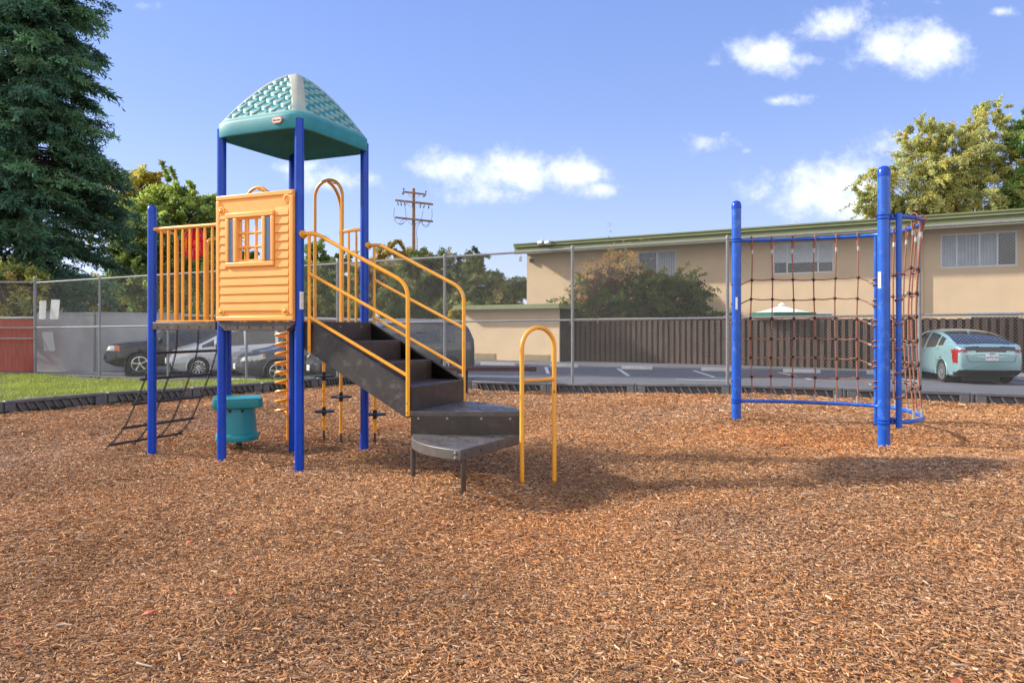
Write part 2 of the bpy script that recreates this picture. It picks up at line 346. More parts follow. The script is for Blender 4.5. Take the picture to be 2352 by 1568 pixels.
# wood-chip bed: fine terrain sheet following the ground shape
gx = np.concatenate([np.linspace(-14, -7, 15), np.linspace(-6.9, 7, 186), np.linspace(7.2, 16, 30)]); gy = np.concatenate([np.linspace(-3, 1.5, 12), np.linspace(1.6, 12, 140), np.linspace(12.1, 24, 50)])
XX, YY = np.meshgrid(gx, gy); ZZ = gz(XX, YY)-.012
nxg, nyg = len(gx), len(gy); idx = np.arange(nxg*nyg).reshape(nyg, nxg)
q = np.stack([idx[:-1, :-1], idx[:-1, 1:], idx[1:, 1:], idx[1:, :-1]], -1).reshape(-1, 4)
cx, cy = (XX[:-1, :-1]+XX[1:, 1:])/2, (YY[:-1, :-1]+YY[1:, 1:])/2
q = q[in_bed(cx, cy).ravel()]
tag(quad_mesh('playground_bed', np.stack([XX, YY, ZZ], -1), M['duff'], quads=q, smooth=True), kind='structure')

# loose chips, one flat sliver each
def sample_bed(y0, y1, dens, side=1.2):
    n = int((.74*(y1+y0)+2*side)*(y1-y0)*dens)
    y = RNG.uniform(y0, y1, n); hw = .74*y1+side; x = RNG.uniform(-hw, hw, int(n*1.0)); k = np.abs(x) < .74*y+side
    x, y = x[k], y[k]; k = in_bed(x, y); return x[k], y[k]
def fbm2(x, y, s, o=0):
    return (np.sin(x*s+1.3*o)*np.sin(y*s*1.13+o)+.6*np.sin(x*s*2.1-y*s*.7+2*o)*np.sin(y*s*1.9+x*s*.6)+.4*np.sin(3.7*s*x+o)*np.sin(3.3*s*y+1.1*s*x))/2
PALC = np.array([(.58, .345, .175), (.70, .48, .275), (.46, .25, .115), (.30, .155, .075), (.60, .30, .10), (.54, .42, .31), (.80, .60, .39), (.17, .095, .055), (.47, .34, .24)])
PALC = PALC*np.array((.84, .715, .63)); PALP = np.array([.30, .16, .21, .085, .09, .055, .04, .03, .03]); PALP = PALP/PALP.sum()
vs, cs = [], []
y_edges = [1.9, 2.6, 3.4, 4.4, 5.6, 7, 8.6, 10.5, 13, 18.5]
for y0, y1 in zip(y_edges[:-1], y_edges[1:]):
    D = (y0+y1)/2; dens = 8000 if D < 3.6 else 8000*(3.6/D)**1.4; sc = 1 if D < 3.6 else (D/3.6)**.48
    x, y = sample_bed(y0, y1, dens); n = len(x)
    L = np.clip(RNG.lognormal(math.log(.019), .5, n), .008, .08)*sc; Wd = np.clip(RNG.lognormal(math.log(.006), .38, n), .003, .02)*sc; T = Wd*RNG.uniform(.25, .6, n)
    yaw = RNG.uniform(0, math.pi*2, n); pit = RNG.normal(0, .17, n); rol = RNG.normal(0, .25, n)
    ex = np.stack([np.cos(yaw)*np.cos(pit), np.sin(yaw)*np.cos(pit), np.sin(pit)], -1)
    e0 = np.stack([-np.sin(yaw), np.cos(yaw), np.zeros(n)], -1); ez0 = np.cross(ex, e0)
    ey = e0*np.cos(rol)[:, None]+ez0*np.sin(rol)[:, None]; ez = np.cross(ex, ey)
    c = np.stack([x, y, gz(x, y)+RNG.uniform(-.004, .014, n)*min(sc, 1.5)], -1)
    t1 = RNG.uniform(.3, 1, n); t2 = RNG.uniform(.3, 1, n); sk = RNG.normal(0, .3, n)
    P = []
    for (sx, sy, szz) in ((-1,-1,0),(1,-1,0),(1,1,0),(-1,1,0),(-1,-1,1),(1,-1,1),(1,1,1),(-1,1,1)):
        tp = t1 if sx < 0 else t2
        P.append(c+ex*(sx*L/2+sy*sk*Wd)[:, None]+ey*(sy*Wd/2*tp*(1 if szz == 0 else .8))[:, None]+ez*((szz-.5)*T)[:, None])
    vs.append(np.stack(P, 1))
    ci = RNG.choice(len(PALC), n, p=PALP); col = PALC[ci]*RNG.uniform(.66, 1.34, n)[:, None]
    orange = np.clip(fbm2(x, y, .55, 1.7), 0, 1)*.5+.9*np.exp(-((x-3.5)**2/1.5+(y-8.6)**2/.9))+.5*np.exp(-((x-.2)**2/1.2+(y-5.3)**2/.6))
    grey = np.clip(fbm2(x, y, .8, 4.1), 0, 1)*.5+.45*np.exp(-((x-3.6)**2/1.4+(y-6.6)**2/.25))+.5*np.exp(-((x+6)**2/4+(y-7.5)**2/2))
    m3 = np.array((1.12, .92, .70)); col = col*(1+(m3-1)*np.clip(orange, 0, 1)[:, None])
    gm = col.mean(1, keepdims=True)*np.array((1.08, 1.0, .92)); col = col+(gm-col)*np.clip(grey*.6, 0, .6)[:, None]
    damp = 1-.28*np.clip(fbm2(x, y, 1.1, 2.6)+.25, 0, 1)-.14*np.clip(fbm2(x, y, .45, 5.2)+.2, 0, 1); col = col*damp[:, None]
    cs.append(np.repeat(np.clip(col, .01, .85)[:, None, :], 8, 1))
V_ = np.concatenate(vs).reshape(-1, 3); Cc = np.concatenate(cs).reshape(-1, 3); nb = len(V_)//8
fq = np.array(((4,5,6,7),(0,1,5,4),(1,2,6,5),(2,3,7,6),(3,0,4,7)), np.int32)
Q_ = (np.arange(nb, dtype=np.int32)[:, None, None]*8+fq[None]).reshape(-1, 4)
print('chips', nb)
tag(quad_mesh('wood_chips', V_, M['chip'], cols=Cc, quads=Q_), kind='stuff')

# a few larger sticks and fallen leaves lying on the chips
mb = MB()
for i in range(28):
    y = RNG.uniform(2.6, 7); x = RNG.uniform(-.7, .7)*y; a = RNG.uniform(0, 6.28); L = RNG.uniform(.03, .09); z = g1(x, y)+.016; r = RNG.uniform(.003, .007)
    mb.tube([(x, y, z), (x+L*.5*math.cos(a), y+L*.5*math.sin(a), z+.004), (x+L*math.cos(a+.2), y+L*math.sin(a+.2), z)], r, 6)
M['stick'] = pmat('dry_stick', (.38, .30, .23), .8, var=.4, scale=25)
tag(mb.build('dry_sticks', M['stick']), kind='stuff')
mb = MB()
for i in range(22):
    y = RNG.uniform(2.5, 9); x = RNG.uniform(-.7, .7)*y; a = RNG.uniform(0, 6.28); L = RNG.uniform(.02, .045); z = g1(x, y)+.017
    c_, s_ = math.cos(a), math.sin(a)
    pts = [(-1, 0, 0), (-.3, .5, .25), (.3, .4, .3), (1, 0, .1), (.3, -.45, .35), (-.3, -.5, .2)]
    mb.poly([(x+L*(p*c_-q_*s_), y+L*(p*s_+q_*c_), z+L*h) for p, q_, h in pts])
M['dryleaf'] = pmat('dry_leaf', (.42, .12, .05), .7, var=.5, scale=4)
tag(mb.build('fallen_leaves', M['dryleaf'], smooth=False, fix=False), kind='stuff')

# lawn between the left edging and the fence
def lawn_z(x, y):
    d = -((x-LB0[0])*LBN[0]+(y-LB0[1])*LBN[1]); z = .06-.034*np.clip(d, 0, 8)
    return z+.015*np.sin(1.7*x+.4*y)*np.sin(1.3*y)
gx = np.linspace(-30, -3, 110); gy = np.linspace(2, 24.6, 90); XX, YY = np.meshgrid(gx, gy)
def in_lawn(x, y): return (((x-LB0[0])*LBN[0]+(y-LB0[1])*LBN[1]) < .05) & (y < np.minimum(fenceY(x)+.25, 24.6))
idx = np.arange(XX.size).reshape(XX.shape); q = np.stack([idx[:-1, :-1], idx[:-1, 1:], idx[1:, 1:], idx[1:, :-1]], -1).reshape(-1, 4)
q = q[in_lawn((XX[:-1, :-1]+XX[1:, 1:])/2, (YY[:-1, :-1]+YY[1:, 1:])/2).ravel()]
tag(quad_mesh('lawn', np.stack([XX, YY, lawn_z(XX, YY)], -1), M['soil'], quads=q, smooth=True), kind='structure')
n = 170000; x = RNG.uniform(-19, -3.4, n); y = RNG.uniform(9, 24.5, n); k = in_lawn(x+.0, y) & (((x-LB0[0])*LBN[0]+(y-LB0[1])*LBN[1]) < -.12) & (y < fenceY(x)-.15) & (y > -.78*x-1.5+2.5*0) & (np.abs(x) < .76*y+1)
x, y = x[k], y[k]; patch = fbm2(x, y, .9, .4)+.6*fbm2(x, y, 2.7, 2.0)+.4*fbm2(x, y, 6, 1.0); k = RNG.uniform(0, 1, len(x)) < .62+.75*patch; x, y, patch = x[k], y[k], patch[k]; n = len(x)
h = RNG.uniform(.03, .085, n)*(1+.4*np.clip(patch, -1, 1)); a = RNG.uniform(0, 6.28, n); w = RNG.uniform(.006, .013, n); ln = RNG.normal(0, .03, (n, 2)); z = lawn_z(x, y)
P0 = np.stack([x-w*np.cos(a), y-w*np.sin(a), z], -1); P1 = np.stack([x+w*np.cos(a), y+w*np.sin(a), z], -1); P2_ = np.stack([x+ln[:, 0], y+ln[:, 1], z+h], -1)
gcol = np.array((.27, .32, .06))[None]*RNG.uniform(.6, 1.4, n)[:, None]; yel = np.clip(RNG.normal(.2, .4, n)-.5*patch, 0, 1)[:, None]; gcol = gcol*(1+.35*np.clip(patch, -1, 1))[:, None]; gcol = gcol*(1-yel*.6)+np.array((.50, .46, .13))*yel*.6
tag(quad_mesh('grass', np.stack([P0, P1, P2_], 1), M['grassblade'], cols=np.repeat(gcol[:, None], 3, 1).reshape(-1, 3), fn=3), kind='stuff')

# ---------------------------------------------------------------- plastic edging timbers, one object each
def edging(a, b, za, zb, label):
    """a,b: ends of the piece (left to right seen from the bed)"""
    a = Vector((*a, za)); b = Vector((*b, zb)); t = b-a; L = t.length; t.normalize(); nrm = Vector((t.y, -t.x, 0)).normalized(); up = Vector((0, 0, 1))
    r = thing('edging_timber', label, 'edging', a, 'plastic edging timbers round the chip bed'); r = r
    def P(s, d, h): return a+t*s+nrm*d+up*h
    mb = MB()
    def blk(s0, s1, d0, d1, h0, h1):
        mb.bar(P(s0, (d0+d1)/2, (h0+h1)/2), P(s1, (d0+d1)/2, (h0+h1)/2), abs(d1-d0), h1-h0)
    blk(.05, L-.0, -.06, .06, .165, .215)                 # top rail
    blk(.05, L, -.06, .0, -.1, .165)                      # web
    blk(.05, .2, .002, .06, -.1, .163); blk(L-.14, L-.004, .002, .06, -.1, .163)
    nr = 9
    for i in range(nr):
        s = .26+(L-.5)*i/(nr-1)
        mb.prism([(s-.05, .165), (s-.015, .165), (s+.075, .0), (s+.04, .0)], lambda p, q_, d: P(p, d, q_-.001), .002, .05)
    blk(.2, L-.14, .004, .052, -.1, .012)
    o = mb.build('rib_panel', M['curb'], r, bevel=.008, seg=2)
    kn = MB(); kn.lathe([(0, -.1), (.055, -.1), (.055, .19), (.045, .2), (.02, .2), (.018, .185), (0, .185)], P(0, 0, 0), 16); kn.build('end_knuckle', M['curb'], r)
    mb = MB(); c = P(L*.5, .0, .213); mb.prism([(-.05, -.03), (.05, -.03), (.05, .03), (-.05, .03)], lambda p, q_, d: c+t*p+nrm*(q_+.032)+up*d, 0, .006); mb.build('joint_tab', M['curb'], r, bevel=.002)
    return r
lab = ['grey plastic edging timber at the far left end, partly out of the picture', 'grey ribbed edging timber beside the lawn, left of the chain ladder', 'grey ribbed edging timber behind the blue post with the rounded cap',
       'grey ribbed edging timber seen between the chain ladder and the turquoise table', 'grey ribbed edging timber seen beneath the orange wall panel', 'grey ribbed edging timber behind the spiral climber, reaching the corner of the bed']
ts = [-1.6, 0.0, 1.6, 3.2, 4.8, 6.3, 7.5]
for i in range(6):
    a = LB0+LBD*(ts[i]+.0); b = LB0+LBD*(ts[i+1]-.03); edging(a, b, g1(*a)+.0, g1(*b)+.0, lab[i])
pxs = [830, 950, 1083, 1261, 1462, 1681, 1939, 2232]
pp = []
for px in pxs:
    k_ = (px-1176)/F; Y_ = 15.8/(1-FB*k_); pp.append((k_*Y_, Y_))
pp.append((pp[-1][0]*2-pp[-2][0], pp[-1][1]*2-pp[-2][1])); pp.append((pp[-1][0]*2-pp[-2][0], pp[-1][1]*2-pp[-2][1]))
lab2 = ['grey edging timber behind the stepping discs, left part hidden by the stair', 'grey edging timber hidden behind the brown stair', 'grey ribbed edging timber seen between the stair and the yellow hoop',
        'grey edging timber just right of the yellow hoop', 'grey edging timber midway between the hoop and the net climber', 'grey edging timber ending under the left part of the rope net',
        'grey edging timber behind the rope net', 'grey edging timber at the far right, below the pale car', 'grey edging timber cut off by the right edge of the picture']
for i in range(9):
    a, b = pp[i], pp[i+1]; d = np.array(b)-np.array(a); d = d/np.linalg.norm(d)*.03; edging(a, (b[0]-d[0], b[1]-d[1]), g1(*a)-.035, g1(*b)-.035, lab2[i])

# ---------------------------------------------------------------- chain-link fences
def zmid(x): return 1.508+.0106*x
def wires(mb, a, b, za, zb, h, step=.0605, r=.00105):
    a = Vector((a[0], a[1], 0)); b = Vector((b[0], b[1], 0)); t = b-a; L = t.length; t.normalize(); nrm = Vector((-t.y, t.x, 0))
    def P(s, hh, d): return a+t*s+Vector((0, 0, za+(zb-za)*s/L+hh))+nrm*d
    k = int((L+h)/step)+1
    for fam in (1, -1):
        for i in range(k):
            s0 = -h+i*step; lo = max(0, -s0); hi = min(h, L-s0)
            if hi-lo < .02: continue
            p, q_ = (P(s0+lo, lo, .002*fam), P(s0+hi, hi, .002*fam))
            if fam < 0: p, q_ = (P(L-(s0+lo), lo, .002*fam), P(L-(s0+hi), hi, .002*fam))
            mb.tube([p, q_], r, 3, cap=False)
fx = [-16.0]+[-12.99+.07+2.84*i for i in range(10)]
fr = thing('chain_link_fence', 'tall galvanised chain-link fence along the back of the chip bed', 'fence', (0, fenceY(0), 0))
for i, x in enumerate(fx):
    y = fenceY(x); zb = zmid(x)-1.53; zt = zmid(x)+1.53; mb = MB(); r = .045 if i == 0 else .032
    mb.tube([(x, y+.04, zb-.3), (x, y+.04, zt+(.12 if i == 0 else 0))], r, 12)
    p = mb.build('post', M['steel'], fr)
    mb = MB(); mb.lathe([(r+.008, 0), (r+.008, .04), (r*.7, .075), (.0, .085)], (x, y+.04, zt-.03+(.12 if i == 0 else 0)), 12); mb.build('cap', M['steel'], p)
x0, x1 = fx[0], fx[-1]
mb = MB(); mb.tube([(x0, fenceY(x0)+.04, zmid(x0)+1.5), (x1, fenceY(x1)+.04, zmid(x1)+1.5)], .024, 10); mb.build('top_rail', M['steel'], fr)
mb = MB(); mb.tube([(x0, fenceY(x0)+.04, zmid(x0)), (x1, fenceY(x1)+.04, zmid(x1))], .021, 10); mb.build('middle_rail', M['steel'], fr)
mb = MB(); wires(mb, (x0, fenceY(x0)), (x1, fenceY(x1)), zmid(x0)-1.5, zmid(x1)-1.5, 3.06); mb.build('wire_mesh', M['wire'], fr, smooth=False, fix=False)
f2 = thing('chain_link_fence', 'lower chain-link fence with two middle rails before the red board fence', 'fence', (-20, 24.6, 0))
for x in (-19.6, -23.2):
    mb = MB(); mb.tube([(x, 24.64, -.3), (x, 24.64, 2.88)], .03, 10); mb.build('post', M['steel'], f2)
for z, nm in ((2.86, 'top_rail'), (1.33, 'middle_rail'), (.97, 'middle_rail')):
    mb = MB(); mb.tube([(-16, 24.64, z), (-25, 24.64, z)], .022, 8); mb.build(nm, M['steel'], f2)
mb = MB(); wires(mb, (-25, 24.6), (-16.02, 24.6), -.15, -.15, 3.05); mb.build('wire_mesh', M['wire'], f2, smooth=False, fix=False)
# blank sheets tied to the fence
def sheet(px0, py0, px1, py1, label, skew=0, mt='sheetpale'):
    def fp(px, py):
        k_ = (px-1176)/F; Y = FA/(1-FB*k_); return at(px, py, Y)
    a, b, c, d = fp(px0, py0), fp(px1, py0), fp(px1+skew, py1), fp(px0+skew, py1); nrm = Vector((.467, .884, 0))*.03
    mb = MB(); pts = rounded([(a+b)/2, b, c, d, a, (a+b)/2], .05, 4); mb.prism([(p.x, i) for i, p in enumerate(pts[:-1])], lambda p, i, dd: pts[i]+nrm*(1.3+dd), 0, .12)
    o = mb.build('fence_sign', M[mt]); return tag(o, label, 'sign')
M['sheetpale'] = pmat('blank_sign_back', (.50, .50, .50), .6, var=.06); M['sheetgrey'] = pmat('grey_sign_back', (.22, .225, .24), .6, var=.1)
sheet(88, 690, 104, 733, 'pale blank sign on the fence, right beside the thick corner post', -2)
sheet(115, 688, 135, 733, 'pale blank sign on the fence, the one further from the corner post', -4)
sheet(93, 762, 118, 806, 'grey tilted sign hanging low on the fence', 6, 'sheetgrey')

# concrete wheel stops
def stop(px0, px1, py, label, ang=None):
    a = Vector((*lot(px0, py), LOT)); b = Vector((*lot(px1, py+1.5), LOT)); t = (b-a); L = t.length; t.normalize(); n_ = Vector((-t.y, t.x, 0))
    r = MB(); r.prism([(-.08, 0), (.08, 0), (.06, .12), (-.06, .12)], lambda p, q_, d: a+n_*p+Vector((0, 0, q_))+t*d, 0, L)
    tag(r.build('wheel_stop', M['concrete'], bevel=.01), label, 'wheel stop', 'concrete wheel stops in the car park')
M['concrete'] = pmat('concrete', (.50, .48, .45), .9, var=.2, scale=2, bump=.2, bscale=70)
stop(1264, 1327, 842, 'concrete wheel stop seen just right of the yellow hoop')
stop(1428, 1498, 847, 'concrete wheel stop left of the tall fence post in the middle')
stop(1611, 1684, 851, 'concrete wheel stop left of the blue net post')
stop(1798, 1884, 855, 'concrete wheel stop seen through the rope net')
stop(1990, 2066, 859, 'concrete wheel stop in front of the pale car, beside the blue pipe')
stop(2324, 2420, 865, 'concrete wheel stop at the right edge behind the pale car')
stop(1105, 1185, 838, 'concrete wheel stop against the tan shed wall')
def stop2(o, L, ang, label):
    mb = MB(); t = Vector((math.cos(ang), math.sin(ang), 0)); n_ = Vector((-t.y, t.x, 0)); a = Vector((*o, LOT))-t*L/2
    mb.prism([(-.08, 0), (.08, 0), (.06, .13), (-.06, .13)], lambda p, q_, d: a+n_*p+Vector((0, 0, q_))+t*d, 0, L)
    tag(mb.build('wheel_stop', M['concrete'], bevel=.01), label, 'wheel stop', 'concrete wheel stops in the car park')
stop2((-7.35, 20.15), 1.2, rad(-28), 'concrete wheel stop under the nose of the charcoal car')
# ================================================================ buildings and fences behind
TB = Vector((.846, -.533, 0)); NB = Vector((-.533, -.846, 0)); UP = Vector((0, 0, 1))
E0 = Vector((.14, 39.0, 0)); W0 = E0-NB*1.05
ZE = CH+188*39/F
bd = thing('apartment_building', 'long tan two-storey building with an olive roof edge', 'building', W0)
def wp(s, d, z): return W0+TB*s+NB*d+UP*z
def wallpx(px, py, d=0):
    k_ = (px-1176)/F; o = W0+NB*d; s = (k_*o.y-o.x)/(TB.x-k_*TB.y); Y = o.y+TB.y*s; return s, CH+(YH-py)*Y/F
# wall with window openings
WIN = []
for (px0, px1, py0a, py1a) in ((1465, 1553, 579, 660), (1775, 1915, 561, 628), (2160, 2337, 539, 613)):
    s0, z1 = wallpx(px0, py0a+(2 if px0 < 1500 else 3)); s1, _ = wallpx(px1, py0a); _, z0 = wallpx((px0+px1)/2, py1a); WIN.append((s0, s1, z0, z1+.05))
s_l = wallpx(1210, 600)[0]; s_r = 34
cuts = sorted([s_l, s_r]+[w[0] for w in WIN]+[w[1] for w in WIN]); mb = MB(); zt = ZE-.15
def wquad(a, b, z0, z1, d=0): mb.poly([wp(a, d, z0), wp(b, d, z0), wp(b, d, z1), wp(a, d, z1)])
for a, b in zip(cuts[:-1], cuts[1:]):
    w = [w for w in WIN if abs(w[0]-a) < 1e-6 and abs(w[1]-b) < 1e-6]
    if w: wquad(a, b, -.3, w[0][2]); wquad(a, b, w[0][3], zt)
    else: wquad(a, b, -.3, zt)
mb.poly([wp(s_l, 0, -.3), wp(s_l, 0, zt), wp(s_l, -11, zt), wp(s_l, -11, -.3)]); mb.poly([wp(s_r, 0, -.3), wp(s_r, 0, zt), wp(s_r, -11, zt), wp(s_r, -11, -.3)]); mb.poly([wp(s_l, -11, -.3), wp(s_l, -11, zt), wp(s_r, -11, zt), wp(s_r, -11, -.3)])
for (a, b, z0, z1) in WIN:      # reveals
    for p in (((a, z0), (a, z1)), ((a, z1), (b, z1)), ((b, z1), (b, z0)), ((b, z0), (a, z0))):
        (sa, za), (sb, zb) = p; mb.poly([wp(sa, 0, za), wp(sb, 0, zb), wp(sb, -.12, zb), wp(sa, -.12, za)])
mb.build('wall', M['stucco'], bd, smooth=False, fix=False)
sq = wallpx(2117, 600)[0]
mb = MB(); mb.bar(wp(sq, .025, -.2), wp(sq, .025, zt-.02), .22, .05, up=TB); mb.build('pilaster', M['stucco'], bd, smooth=False)
sq = wallpx(1836, 590)[0]
mb = MB(); mb.tube([wp(sq+8.2, .04, -.2), wp(sq+8.2, .04, zt-.1)], .04, 8); mb.build('downpipe', M['stucco'], bd)
sq2 = wallpx(1833, 590)[0]
mb = MB(); mb.bar(wp(wallpx(1430, 600)[0], .012, 3.2), wp(wallpx(1430, 600)[0], .012, zt-.02), .05, .02, up=TB); mb.build('wall_joint', M['stucco'], bd, smooth=False)
# roof: fascia with two bands, overhang and slab
fh = 24*39/F
mb = MB(); mb.bar(E0+UP*(ZE-fh*.70)+TB*-.0, E0+TB*36+UP*(ZE-fh*.70), .06, fh*.62, up=UP)
mb.bar(E0+UP*(ZE-fh*.22)+NB*.04, E0+TB*36+UP*(ZE-fh*.22)+NB*.04, .14, fh*.30, up=UP)
mb.bar(E0+UP*(ZE-.045)+NB*.05, E0+TB*36+UP*(ZE-.045)+NB*.05, .2, .06, up=UP)
fo = mb.build('roof_edge', M['olive'], bd, smooth=False)
mb = MB(); mb.bar(E0-NB*6.2+UP*(ZE-fh*.5), E0-NB*6.2+TB*36+UP*(ZE-fh*.5), 12.2, fh*.5, up=UP); mb.build('roof', M['olive'], bd, smooth=False)
# windows
def window(i, panes):
    a, b, z0, z1 = WIN[i]; mb = MB(); w_ = .06
    def fr_(s0, s1, za, zb): mb.bar(wp(s0, -.06, (za+zb)/2), wp(s1, -.06, (za+zb)/2), .05, zb-za)
    fr_(a, b, z0, z0+w_); fr_(a, b, z1-w_, z1); fr_(a, a+w_, z0+w_, z1-w_); fr_(b-w_, b, z0+w_, z1-w_)
    o = None; x = a; pcs = []
    for f0, f1, mt, lo in panes:
        s0, s1 = a+(b-a)*f0, a+(b-a)*f1
        if f0 > 0: fr_(s0-.03, s0+.03, z0+w_, z1-w_)
        pcs.append((s0, s1, mt, lo))
    o = mb.build('window', M['frame'], bd, smooth=False)
    for s0, s1, mt, lo in pcs:
        mb = MB(); mb.poly([wp(s0, -.085, z0), wp(s1, -.085, z0), wp(s1, -.085, z1), wp(s0, -.085, z1)]); mb.build('pane', M['glass'], o, smooth=False)
        if mt:
            zl = z0+(z1-z0)*lo; mb = MB()
            if mt == 'slats':
                n_ = max(3, int((s1-s0)/.11))
                for j in range(n_):
                    c = s0+.03+(s1-s0-.06)*(j+.5)/n_; h_ = (s1-s0)/n_*.43
                    mb.poly([wp(c-h_, -.079, z0+.07), wp(c+h_, -.0765, z0+.07), wp(c+h_, -.0765, z1-.07), wp(c-h_, -.079, z1-.07)])
                mb.build('blind', M['blind'], o, smooth=False, fix=False)
            else:
                mb.poly([wp(s0+.03, -.078, zl+.05), wp(s1-.03, -.078, zl+.05), wp(s1-.03, -.078, z1-.06), wp(s0+.03, -.078, z1-.06)]); mb.build('blind', M['blindlight'], o, smooth=False)
window(0, [(0, .5, None, 0), (.5, 1, 'slats', 0)])
window(1, [(0, .24, 'b', .35), (.24, .75, 'b', .32), (.75, 1, 'b', .3)])
window(2, [(0, .22, 'slats', 0), (.22, .52, 'slats', 0), (.52, .75, 'slats', 0), (.75, 1, None, 0)])
# low windows behind the board fence, floodlights, camera
for px0, px1, py0, py1 in ((2225, 2345, 716, 735), (1870, 1915, 718, 736)):
    s0, z1 = wallpx(px0, py0); s1, _ = wallpx(px1, py0); _, z0 = wallpx(px0, py1+10); mb = MB(); mb.bar(wp(s0, .01, (z0+z1)/2), wp(s1, .01, (z0+z1)/2), .03, z1-z0); w_ = mb.build('window', M['frame'], bd, smooth=False)
    mb = MB(); mb.bar(wp(s0+.08, .02, (z0+z1)/2), wp(s1-.08, .02, (z0+z1)/2), .03, z1-z0-.12); mb.build('pane', M['glass'], w_, smooth=False)
mb = MB(); d_ = .16
for px in (1247, 1263):
    k_ = (px-1176)/F; Yq = E0.y/(1+.63*k_); p = at(px, 559, Yq)+NB*.22; mb.lathe([(.0, -.17), (.08, -.17), (.13, -.08), (.13, .12), (.11, .14), (0, .14)], p, 12, axis=TB)
    mb.tube([p+UP*.0, p+UP*.25-NB*.1], .03, 6)
fl = mb.build('floodlight', M['frame'], bd)
mb = MB(); p = wp(s_l+.35, .1, wallpx(1232, 598)[1]); mb.lathe([(0, -.14), (.1, -.1), (.12, 0), (.1, .1), (0, .13)], p, 10); mb.build('camera_dome', M['trim'], bd)
mb = MB(); p = E0+UP*(ZE-fh-.25)+TB*.35; mb.box(p, (.16, .16, .26)); mb.bar(p, p+UP*.3, .03, .03, up=TB); mb.build('floodlight', M['frame'], bd, bevel=.02)

# single-storey shed in front, left
sh = thing('shed', 'low tan outbuilding with an olive flat roof left of the board fence', 'shed', (-.2, 34, 0))
SP = Vector((2.08, 32.3, 0))
def sp_(s, d, z): return SP+TB*s+NB*d+UP*z
LW = 5.1; mb = MB()
zr = CH+50*32.3/F; zw = zr-.2
mb.poly([sp_(-LW, 0, -.4), sp_(0, 0, -.4), sp_(0, 0, zw), sp_(-LW, 0, zw)]); mb.poly([sp_(0, 0, -.4), sp_(0, -1.5, -.4), sp_(0, -1.5, zw), sp_(0, 0, zw)]); mb.poly([sp_(-LW, 0, -.4), sp_(-LW, 0, zw), sp_(-LW, -3.5, zw), sp_(-LW, -3.5, -.4)])
mb.build('wall', M['stucco'], sh, smooth=False, fix=False)
mb = MB(); mb.bar(sp_(-LW-.35, -.55, zr-.1), sp_(.25, -.55, zr-.1), 2.1, .2); mb.build('roof', M['olive'], sh, smooth=False)
for px0, px1 in ((1091, 1138), (1205, 1262)):
    s_ = []
    for px in (px0, px1):
        k_ = (px-1176)/F; s_.append((k_*SP.y-SP.x)/(TB.x-k_*TB.y))
    mb = MB(); z0, z1 = -.16, .12; mb.bar(sp_(s_[0], .012, (z0+z1)/2), sp_(s_[1], .012, (z0+z1)/2), .03, z1-z0)
    v_ = mb.build('vent', M['vent'], sh, smooth=False)
    mb = MB()
    for j in range(5): mb.bar(sp_(s_[0]+.04, .032, z0+.05+.045*j), sp_(s_[1]-.04, .032, z0+.05+.045*j), .012, .02)
    mb.build('louvre', M['vent'], v_, smooth=False)

# brown board-on-board fence
bf = thing('board_fence', 'dark brown vertical board fence in front of the tan building', 'fence', (2.1, 33.8, LOT))
TF = Vector((1, -.6425, 0)).normalized(); NF = Vector((-.6425, -1, 0)).normalized(); B0 = Vector((2.08, 33.76, 0))
mb = MB(); s = 0; i = 0; Lf = 26
mb.bar(B0+UP*.7-NF*.05, B0+TF*Lf+UP*.7-NF*.05, .03, 1.86); mb.build('backing_boards', M['boarddark'], bf, smooth=False)
mb = MB(); rr = random.Random(3)
while s < Lf:
    h_ = rr.uniform(-.012, .012); mb.bar(B0+TF*(s+.09)+NF*rr.uniform(-.004, .004)+UP*(-.27), B0+TF*(s+.09)+NF*0+UP*(1.655+h_), .145 if i % 7 else .12, .03, up=NF); s += .245; i += 1
mb.build('board', M['board'], bf, smooth=False)
mb = MB(); mb.bar(B0+UP*1.72-NF*.0, B0+TF*Lf+UP*1.72-NF*.0, .12, .04)
mb.build('top_rail', M['stucco'], bf, smooth=False)
pd = MB(); pd.bar(sp_(.05, -.01, 1.0), sp_(.05, -1.5, 1.0), .06, 2.5)

tag(pd.build('gate_post_block', M['boarddark'], smooth=False, bevel=.02), 'dark stained board screen between the shed and the board fence', 'screen')
# white market umbrella behind the fence
um = thing('patio_umbrella', 'white patio umbrella with green valance behind the board fence', 'umbrella', (0, 0, 0))
cU = at(1796, 719, 29.0); R_ = 1.27; zt_ = CH+48*29/F
mb = MB(); ring = [(R_*math.cos(2*math.pi*k/8+.2), R_*math.sin(2*math.pi*k/8+.2)) for k in range(8)]
for k in range(8):
    a, b = ring[k], ring[(k+1) % 8]; prev = None
    for j in range(6):
        t0, t1 = j/6, (j+1)/6; zz = lambda t: zt_-(zt_-cU.z)*t**.9-.03*math.sin(math.pi*t)
        pts = [(cU.x+a[0]*t0, cU.y+a[1]*t0, zz(t0)), (cU.x+a[0]*t1, cU.y+a[1]*t1, zz(t1)), (cU.x+b[0]*t1, cU.y+b[1]*t1, zz(t1)), (cU.x+b[0]*t0, cU.y+b[1]*t0, zz(t0))]
        mb.poly(pts if j else pts[:3])
mb.build('canopy', M['canvas'], um, smooth=False, fix=False)
mb = MB()
for k in range(8):
    a, b = ring[k], ring[(k+1) % 8]; mb.poly([(cU.x+a[0]*1.003, cU.y+a[1]*1.003, cU.z+.02), (cU.x+b[0]*1.003, cU.y+b[1]*1.003, cU.z+.02), (cU.x+b[0]*1.003, cU.y+b[1]*1.003, cU.z-.14), (cU.x+a[0]*1.003, cU.y+a[1]*1.003, cU.z-.14)])
mb.build('valance', M['canvasgreen'], um, smooth=False, fix=False)
